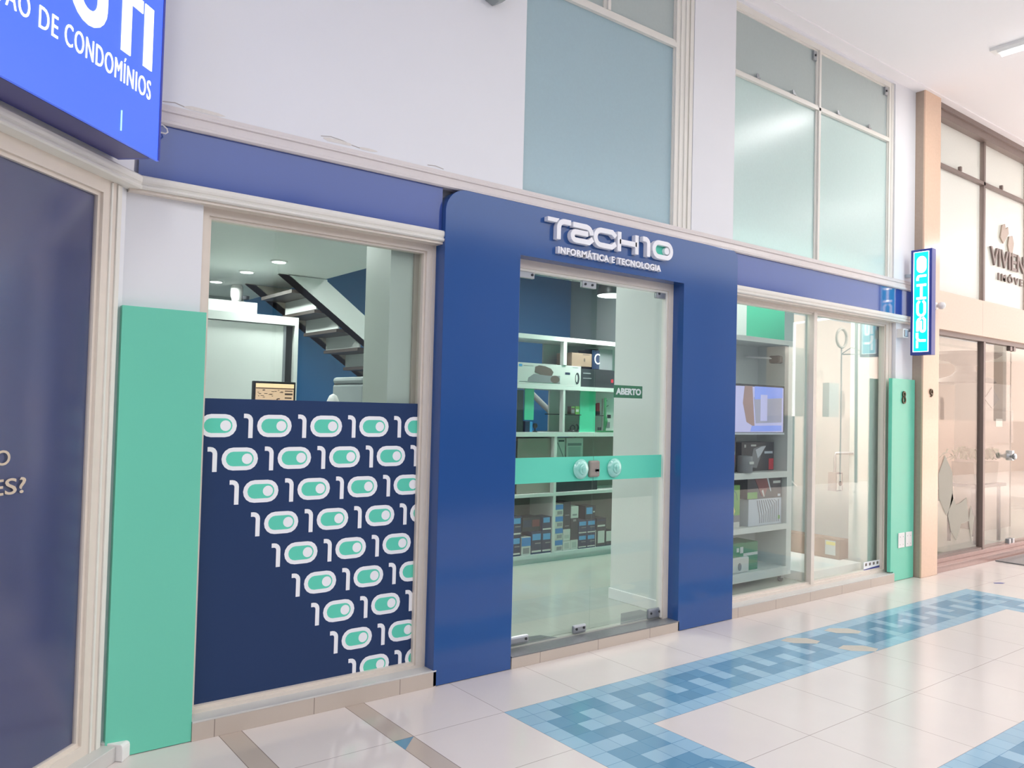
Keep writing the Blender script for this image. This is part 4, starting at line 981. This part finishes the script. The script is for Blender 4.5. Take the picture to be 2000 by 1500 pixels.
inkbox(2.528, 2.615, Z4 + .196, .25, 'card_black', 'tall dark carton above the small white stack', ((.2, .8, .5, .53, 'card_grey'), (.2, .8, .1, .13, 'card_grey')))
inkbox(2.620, 2.712, Z4 + .091, .20, 'card_black', 'dark carton standing on the right speckled one', ((.3, .7, .85, .95, 'card_grey'),))
inkbox(2.620, 2.712, Z4 + .292, .11, 'card_white', 'white tagged carton above the dark one', ((.2, .8, .2, .35, 'card_grey'),))
for k in range(2):
    inkbox(2.716, 2.824, Z4 + .133 * k, .132, 'card_navy', ('lower', 'upper')[k] + ' of the two navy cartons left of the door joint', navy_dec)
    inkbox(2.828, 2.935, Z4 + .133 * k, .132, 'card_navy', ('lower', 'upper')[k] + ' of the two navy cartons behind the door joint', navy_dec)
inkbox(2.80, 2.93, Z4 + .268, .125, 'card_black', 'dark carton with a cyan splash topping the navy cartons', ((.1, .7, .4, .9, 'card_cyan'), (.75, .95, .5, .6, 'card_white')))
inkbox(2.938, 2.944, Z4, .16, 'card_white', 'thin white carton standing upright between dark ones')
inkbox(2.950, 3.075, Z4, .27, 'card_black', 'dark carton with a white label near the partition', ((.15, .85, .12, .55, 'card_white'), (.1, .9, .7, .76, 'card_white'), (.1, .9, .9, .95, 'card_navy')))
inkbox(3.08, 3.20, Z4, .14, 'card_black', 'dark carton with a white grid sheet beside the partition', ((.0, .8, .3, .99, 'card_white'),))

# ---- display shelf in the right window
DY = .80
t = thing('display_shelf', (3.0, .95, .078), 'white display shelf on casters in the right window holding the television', 'shelf')
def db(n_, a, b, c_, d, y0=DY, y1=DY + .34, m='mdf_white'):
    mb = MB(); mb.box(a, b, y0, y1, c_, d, m); return mb.build(n_, t)
db('top_board', 2.05, 3.625, 2.045, 2.085); db('side_panel', 3.53, 3.60, .205, 2.045); db('side_panel', 2.05, 2.09, .205, 2.045)
db('shelf_board', 2.09, 3.53, .945, .995); db('shelf_board', 2.09, 3.53, .515, .560); db('bottom_board', 2.05, 3.60, .135, .205)
db('back_panel', 2.09, 3.53, .995, 2.045, DY + .30, DY + .32, 'shop_white')
db('back_panel', 3.20, 3.53, .205, .515, DY + .30, DY + .32, 'shop_white')
for xx in (3.50, 2.14):
    mb = MB(); mb.box(xx - .02, xx + .02, DY + .01, DY + .06, .11, .135, 'metal_grey'); mb.lathe([(.022, -.012), (.024, 0), (.022, .012)], (xx, DY + .03, .102), 'metal_dark', 16, 'Y'); mb.build('caster', t)
t = thing('television', (3.12, .80, 1.31), 'flat television with a lilac picture on the display shelf front', 'television')
mb = MB(); mb.box(2.72, 3.442, .775, .80, 1.300, 1.700, 'plastic_black'); mb.build('casing', t, bevel=.004)
mb = MB(); mb.box(2.735, 3.424, .7735, .775, 1.320, 1.682, 'tv_lilac')
F = front(.7735)
mb.prism([(2.90, 1.685), (3.0, 1.685), (3.035, 1.36), (2.93, 1.40), (2.88, 1.55)], F, 0, .0006, 'tv_orange')
mb.prism([(3.02, 1.60), (3.40, 1.60), (3.40, 1.40), (3.05, 1.39)], F, 0, .0006, 'tv_grey')
mb.prism([(3.03, 1.685), (3.41, 1.685), (3.41, 1.60), (3.03, 1.58)], F, 0, .0007, 'tv_blue')
mb.prism([(3.0, 1.37), (3.40, 1.375), (3.40, 1.33), (2.98, 1.325)], F, 0, .0007, 'tv_blue')
mb.prism([(3.11, 1.62), (3.20, 1.62), (3.20, 1.41), (3.11, 1.41)], F, 0, .0012, 'tv_lilac')
mb.build('screen', t)
mb = MB(); mb.box(2.95, 3.25, .80, 1.0992, 1.42, 1.58, 'metal_dark'); mb.build('wall_mount', t)
mb = MB(); mb.box(2.75, 3.442, .772, .775, 1.300, 1.316, 'card_silver'); mb.build('bottom_bezel', t)
t = thing('wall_camera', (3.42, .85, 1.92), 'black square security camera mounted at the upper right of the display shelf', 'camera')
mb = MB(); mb.box(3.39, 3.455, .80, .90, 1.89, 1.955, 'plastic_black'); mb.build('body', t, bevel=.014)
mb = MB(); mb.tube([(3.40, .86, 1.93), (3.34, 1.09, 1.95)], .008, 'plastic_white', 8); mb.build('arm', t)
mb = MB(); mb.lathe([(0, 0), (.013, .004), (.015, .012), (0, .02)], (2.835, 1.098, 2.00), 'plastic_black', 14, 'Y'); tag(mb.build('bullet_camera', smooth=True), 'tiny black round camera high on the display back board', 'camera')
mb = MB(); mb.lathe([(.008, 0), (.010, .03), (.004, .05)], (2.89, 1.098, 1.94), 'plastic_black', 12, 'Y'); tag(mb.build('bullet_camera', smooth=True), 'tiny black pointed camera below the round one', 'camera')
def dbox(name, x0, x1, z0, h, m, lab, dec=(), y=DY + .03, dep=.2): return carton(name, x0, x1, z0, h, y, dep, m, lab, 'box', None, dec)
Zm = .996
o = dbox('graphics_card_box', 3.045, 3.485, Zm, .236, 'card_black', 'big black graphics card carton with red corner below the television', ((.84, .99, .03, .42, 'card_red'), (.08, .13, .82, .92, 'card_white'), (.28, .44, .86, .92, 'card_white'), (.70, .96, .60, .68, 'card_silver')), DY + .10, .18)
poly_decal(o, [(3.16, 1.03), (3.20, 1.18), (3.30, 1.20), (3.37, 1.205), (3.30, 1.12), (3.25, 1.02)], 'card_grey', DY + .10)
poly_decal(o, [(3.26, 1.10), (3.23, 1.17), (3.31, 1.195), (3.37, 1.20), (3.30, 1.13)], 'card_silver', DY + .0985)
poly_decal(o, [(3.05, 1.02), (3.06, 1.10), (3.12, 1.09), (3.20, 1.0)], 'card_maroon', DY + .0985)
dbox('motherboard_box', 2.80, 2.915, Zm, .28, 'card_dark', 'tall dark brown carton partly hidden at the left below the television', ((.0, .9, .28, .5, 'card_red'), (.1, .9, .5, .6, 'card_white'), (.2, .8, .05, .22, 'card_grey')), DY + .06)
t2 = thing('round_tin', (2.99, DY + .04, Zm), 'round dark tin in front of the black graphics card carton', 'tin')
mb = MB(); mb.lathe([(.058, 0), (.060, .005), (.060, .125), (.055, .132), (0, .132)], (2.995, DY + .03, Zm + .0006), 'card_grey', 26); mb.build('can', t2, smooth=True)
mb = MB(); mb.box(2.968, 3.025, DY - .034, DY - .026, Zm + .07, Zm + .09, 'card_white'); mb.build('label', t2)
Zl = .561
o = dbox('green_headset_box', 2.80, 2.965, Zl + .045, .29, 'card_lime', 'green carton with a ring motif and yellow diamond on the second display shelf', ((.0, 1, .0, .18, 'card_grey'),), DY + .05)
poly_decal(o, [(2.885, .66), (2.905, .69), (2.885, .73), (2.865, .69)], 'card_yellow', DY + .05)
mb = MB(); L, R = offset_poly([(2.885 + .045 * math.cos(a), .78 + .07 * math.sin(a)) for a in [k * PI / 10 for k in range(11)]], .008); mb.strip(L, R, front(DY + .05), 0, .0015, 'card_green'); mb.build('print', o)
carton('base_box', 2.80, 2.965, Zl, .044, DY + .05, .2, 'card_white', 'flat white box under the green headset carton')
o = dbox('silver_box', 3.052, 3.50, Zl, .215, 'card_silver', 'silver carton with dark slanted stripes on the second display shelf', (), DY + .03)
for k in range(10):
    xx = 3.20 + .028 * k; zt = .60 + .016 * k
    poly_decal(o, [(xx, .58), (xx + .008, .58), (xx + .008, zt + .02), (xx, zt + .02)], 'card_grey', DY + .03)
    poly_decal(o, [(xx, zt + .02), (xx + .008, zt + .02), (xx - .03, .765), (xx - .04, .765)], 'card_grey', DY + .03)
poly_decal(o, [(3.45, .60), (3.475, .60), (3.475, .63), (3.45, .63)], 'card_lime', DY + .028)
o = dbox('processor_box', 3.035, 3.50, Zl + .216, .166, 'card_black', 'black carton with a pink feather motif stacked on the silver striped one', ((.0, .28, .02, .34, 'card_lime'), (.74, .96, .72, .84, 'card_white'), (.88, .96, .06, .18, 'card_silver')), DY + .03)
poly_decal(o, [(3.13, .94), (3.22, .80), (3.26, .79), (3.30, .86), (3.35, .84), (3.31, .94)], 'card_maroon', DY + .03)
poly_decal(o, [(3.22, .84), (3.25, .79), (3.26, .795), (3.24, .85)], 'card_white', DY + .0285)
poly_decal(o, [(3.29, .94), (3.34, .83), (3.35, .835), (3.31, .94)], 'card_silver', DY + .0285)
Zb = .2055
o = dbox('green_router_box', 3.00, 3.225, Zb + .035, .19, 'card_green', 'green boxed router with a pale band at the right of the lowest display shelf', ((.05, 1, .44, .56, 'card_white'),), DY + .06, .2)
carton('router_pad', 3.00, 3.225, Zb, .034, DY + .06, .2, 'card_green', 'thin green box under the router box')
o = dbox('green_camera_box', 2.80, 2.995, Zb + .125, .11, 'card_green', 'green boxed camera at the left of the lowest display shelf, on the white box', ((.55, .7, .35, .65, 'card_white'), (.78, .98, .25, .7, 'card_white'), (0, .2, .1, .3, 'card_white')), DY + .03, .2)
t2 = thing('white_camera_box', (2.93, DY + .03, Zb), 'white camera box with a grey lens picture on the lowest display shelf', 'box')
mb = MB(); mb.box(2.80, 3.06, DY + .02, DY + .055, Zb, Zb + .124, 'card_white'); mb.build('body', t2, bevel=.012)
mb = MB(); mb.prism([(2.935 + .02 * math.cos(a * .4), Zb + .05 + .03 * math.sin(a * .4)) for a in range(16)], front(DY + .02), 0, .004, 'card_grey'); mb.build('lens_picture', t2)

# long carton and plinth to the right of the display shelf
t = thing('display_plinth', (4.2, 1.1, .078), 'low white plinth on the floor of the right window', 'plinth')
mb = MB(); mb.box(3.66, 4.54, .70, 2.3, .078, .155, 'plastic_white'); mb.build('body', t, bevel=.003)
t = thing('long_carton', (4.5, 1.1, .155), 'long brown television carton lying on the white plinth', 'box')
mb = MB(); mb.box(4.46, 4.62, .862, 1.95, .156, .335, 'card_brown'); mb.build('body', t, bevel=.003)
mb = MB(); mb.box(4.455, 4.459, .90, 1.00, .19, .32, 'card_white'); mb.box(4.453, 4.455, .90, .99, .28, .31, 'card_yellow'); mb.build('sticker', t)
t = thing('camera_carton', (4.5, .94, .76), 'small grey camera carton hanging beside the inner pier of the display window', 'box')
mb = MB(); mb.box(4.455, 4.568, .90, .98, .775, .945, 'card_grey'); mb.box(4.468, 4.545, .898, .90, .785, .93, 'card_white'); mb.build('body', t)
mb = MB(); mb.lathe([(.0, 0), (.022, .002), (.022, .010), (0, .012)], (4.515, .898, .845), 'card_black', 18, 'Y'); mb.build('picture', t)
mb = MB(); mb.tube([(4.50, .94, .945), (4.50, .94, 1.09), (4.515, .94, 1.12), (4.572, .80, 1.13)], .013, 'metal_grey', 10); mb.build('hanger', t, smooth=True)
mb = MB(); L_ = [(4.0, 1.3, 1.05), (4.1, 1.25, .95), (4.3, 1.2, .80)]; mb.tube(L_, .008, 'plastic_white', 8); tag(mb.build('white_rod', smooth=True), 'thin white slanted rod behind the display shelf', 'rod')

# ================================================================== VIVIEN SHOP INSIDE
vb = MB(); vb.box(5.24, 14, 4.9, 5.0, 0, 4.6, 'pale_peach'); vb.build('wall_back')['kind'] = 'structure'
vb = MB(); vb.box(13.9, 14, .62, 5.0, 0, 4.6, 'pale_peach'); vb.build('wall_end')['kind'] = 'structure'
vb = MB(); vb.box(5.24, 14, .62, 5.0, 2.55, 2.65, 'shop_white'); vb.build('ceiling')['kind'] = 'structure'
vb = MB(); vb.box(5.24, 14, .9, 5.0, 4.53, 4.6, 'shop_white'); vb.build('ceiling')['kind'] = 'structure'
for x0, x1, lab in ((7.35, 7.42, 'slim'), (7.73, 8.08, 'broad')):
    vb = MB(); vb.box(x0, x1, 1.7, 1.82, .07, 2.55, 'taupe'); vb.build('wall_pier')['kind'] = 'structure'
vb = MB(); vb.box(5.25, 13.9, 1.15, 1.3, 2.33, 2.55, 'shop_white'); vb.build('trim_11')['kind'] = 'structure'
t = thing('grey_cabinet', (8.85, 1.3, .07), 'tall grey cabinet with a dark diamond behind the neighbour glass door', 'cabinet')
mb = MB(); mb.box(8.45, 9.3, 1.25, 1.6, .07, 1.93, 'taupe'); mb.build('body', t)
mb = MB(); mb.box(8.40, 9.25, 1.21, 1.25, 1.17, 1.59, 'taupe_dark'); dr = mb.build('door', t)
mb = MB(); mb.box(8.70, 8.90, 1.205, 1.21, 1.38, 1.48, 'card_white'); mb.build('label', dr)
mb = MB(); mb.prism([(8.45, 1.73), (8.68, 1.88), (8.88, 1.73), (8.68, 1.61)], front(1.25), 0, .01, 'metal_dark'); mb.build('diamond', t)
t = thing('urn', (8.88, 1.4, 1.93), 'large grey urn shaped ornament standing on the grey cabinet', 'urn')
mb = MB(); mb.lathe([(.30, 0), (.36, .02), (.32, .07), (.18, .11), (.12, .17), (.12, .24), (.2, .30), (.36, .34), (.42, .38), (.42, .42)], (8.88, 1.65, 1.931), 'taupe_dark', 28); mb.build('body', t, smooth=True)
t = thing('plant_table', (7.9, 1.3, .07), 'dark side table carrying the trailing plant in the neighbour shop', 'table')
mb = MB(); mb.box(7.15, 7.90, .78, 1.16, .70, .735, 'metal_dark'); mb.build('top', t)
for a in (7.2, 7.82):
    for b in (.82, 1.10): mb = MB(); mb.box(a, a + .03, b, b + .03, .07, .70, 'metal_dark'); mb.build('leg', t)
t = thing('potted_plant', (7.9, 1.3, .735), 'long grey planter with drooping green leaves in the neighbour shop', 'plant')
mb = MB(); mb.prism([(7.22, .736), (7.80, .736), (7.85, .98), (7.17, .98)], front(1.08), 0, .24, 'pot_grey'); mb.build('planter', t, bevel=.006)
random.seed(11); mb = MB()
for k in range(46):
    cx = random.uniform(7.1, 7.8); cy = random.uniform(.82, 1.08); a = random.uniform(0, 2 * PI); ln = random.uniform(.16, .34); up_ = random.uniform(.02, .16)
    if cx < 7.35: a = random.uniform(2.4, 3.9)
    d_ = Vector((math.cos(a), math.sin(a) * .5, 0)); s_ = Vector((-d_.y, d_.x, 0)).normalized() * random.uniform(.016, .03); p0 = Vector((cx, cy, .985))
    pts = [p0 + d_ * ln * t_ + Vector((0, 0, up_ * math.sin(t_ * 3.0) + .02)) for t_ in (0, .3, .65, 1.0)]
    ww = (.3, 1, .8, .05)
    V = [p + s_ * q for p, q in zip(pts, ww)] + [p - s_ * q + Vector((0, 0, .006)) for p, q in zip(pts, ww)]
    mb.add(V, [(i, i + 1, i + 5, i + 4) for i in range(3)], 'leaf')
mb.build('foliage', t)
area_light('shop_lamp', (9, 2.6, 2.5), 4.0, 1.5, 55, (1, .95, .88)); area_light('shop_lamp', (9, 2.2, 4.45), 6.0, 1.5, 480, (1, .99, .97))
# lamp bodies for those two lights
for zc, a0, a1, b0, b1, lab in ((2.515, 7.0, 11.0, 1.85, 3.35, 'lower'), (4.49, 6.0, 12.0, 1.45, 2.95, 'upper')):
    mb = MB(); mb.box(a0, a1, b0, b1, zc, zc + .02, 'plastic_white'); tag(mb.build('panel_light'), 'flat ceiling light panel inside the ' + lab + ' floor of the neighbour shop', 'ceiling light')
# lettering on the upper glass
t = thing('neighbour_lettering', (7.3, .56, 3.0), 'grey raised shop name with a two-leaf emblem on the upper glass at the right', 'sign')
FV = front(.559)
text_mesh('name_lettering', 'VIVIEN', FV, (6.83, 7.73, 3.13, 3.325), .02, 'metal_brown', .012, t, 1.0, split=True)
text_mesh('small_lettering', 'IMÓVEIS', FV, (7.04, 7.90, 2.985, 3.085), .015, 'metal_brown', .02, t, 1.5, split=True)
for poly in ([(7.08, 3.46), (7.13, 3.60), (7.20, 3.62), (7.22, 3.57), (7.28, 3.60), (7.30, 3.53), (7.16, 3.40)], [(7.28, 3.40), (7.31, 3.50), (7.40, 3.52), (7.44, 3.44), (7.40, 3.30), (7.34, 3.27)]):
    mb = MB(); mb.prism(poly, FV, 0, .015, 'granite_side'); mb.build('emblem', t, bevel=.002)
mb = MB(); mb.box(6.70, 8.1, .0, .43, .0005, .012, 'stone_dark'); tag(mb.build('door_mat', bevel=.002), 'dark grey mat lying before the neighbour glass door', 'mat')
mb = MB(); mb.prism([(5.47, -.04), (5.50, -.02), (5.56, -.05), (5.58, -.085), (5.53, -.085)], lambda a, b, c: (a, b, c), .0002, .001, 'lightbox_case'); tag(mb.build('floor_inlay'), 'small dark blue inlay chip in the cream floor before the pillar', 'inlay')

# ================================================================== OPPOSITE SIDE (seen in reflections)
ob = MB(); ob.box(-14, 12.3, -5.4, -5.2, 0, 1.44, 'mall_grey'); ob.box(12.3, 60, -5.4, -5.2, 0, 1.44, 'sun_peach'); ob.box(19.6, 60, -10.2, -10.0, 0, 4.6, 'sun_peach'); ob.box(-14, 19.6, -10.2, -10.0, 0, 5.2, 'mall_grey')  # low dark wall added to keep the sunlit floor out of the reflections
for xx in (-9.0, -5.0, -1.0, 3.0, 7.0, 11.0, 15.0): ob.box(xx, xx + .5, -10.0, -9.8, 0, 5.2, 'metal_dark')
for xx in (22.0, 29.0): ob.box(xx, xx + .30, -8.0, -7.7, 0, 4.53, 'taupe')
ob.build('wall_opposite')['kind'] = 'structure'

t = thing('added_fill_lamp', (15, -3.75, 4.45), 'added unseen lamp under the ceiling edge, brightening the opposite parapet for the reflections', 'ceiling light')  # added unseen lamp; brightens the parapet that the display window mirrors
mb = MB(); mb.box(10.0, 22.0, -3.74, -3.60, 4.44, 4.529, 'plastic_white'); mb.build('housing', t)
L = area_light('added_fill_glow', (16, -3.80, 4.42), 12.0, .15, 1500, (1, .93, .88), (math.radians(-28), 0, 0)); L.parent = t; L.matrix_parent_inverse = Matrix.Translation(-t.location)

# things on the far side of the passage that the display window mirrors
t = thing('banner_frame', (13.4, -5.3, 1.44), 'white pole frame on the opposite side, mirrored in the display window', 'frame')
mb = MB(); mb.tube([(12.4, -5.3, 1.442), (12.4, -5.3, 3.38), (14.62, -5.3, 3.75)], .03, 'lightbox_white', 8); mb.build('pole', t)  # pole glows with the light box white, though it is no lamp
t = thing('gantry_post', (14.48, -5.08, 0), 'dark thin post on the opposite parapet, mirrored in the display window', 'post')
mb = MB(); mb.tube([(14.5, -5.08, .002), (14.45, -5.08, 3.62)], .035, 'metal_dark', 8); mb.build('post', t)
mb = MB(); mb.tube([(13.84, -5.08, 2.81), (14.25, -5.08, 2.99), (14.92, -5.08, 2.88), (13.84, -5.08, 2.81)], .012, 'metal_dark', 6); mb.build('stay', t)
t = thing('ring_sign', (13.7, -5.0, 0), 'pale ring shaped sign on the opposite side, mirrored in the display window', 'sign')
mb = MB(); mb.tube([(13.71 + .2 * math.cos(k * PI / 12), -5.0, 3.15 + .2 * math.sin(k * PI / 12)) for k in range(25)], .03, 'taupe', 8); mb.build('ring', t)
mb = MB(); mb.tube([(13.71, -5.0, .002), (13.71, -5.0, 2.95)], .015, 'metal_grey', 6); mb.build('post', t)
for a, b, z1_, m_ in ((12.3, 13.0, 2.9, 'taupe'), (13.0, 13.74, 2.45, 'sun_peach'), (14.0, 14.4, 2.2, 'card_white')):
    mb = MB(); mb.box(a, b, -5.9, -5.45, 0, z1_, m_); mb.build('wall_kiosk')['kind'] = 'structure'
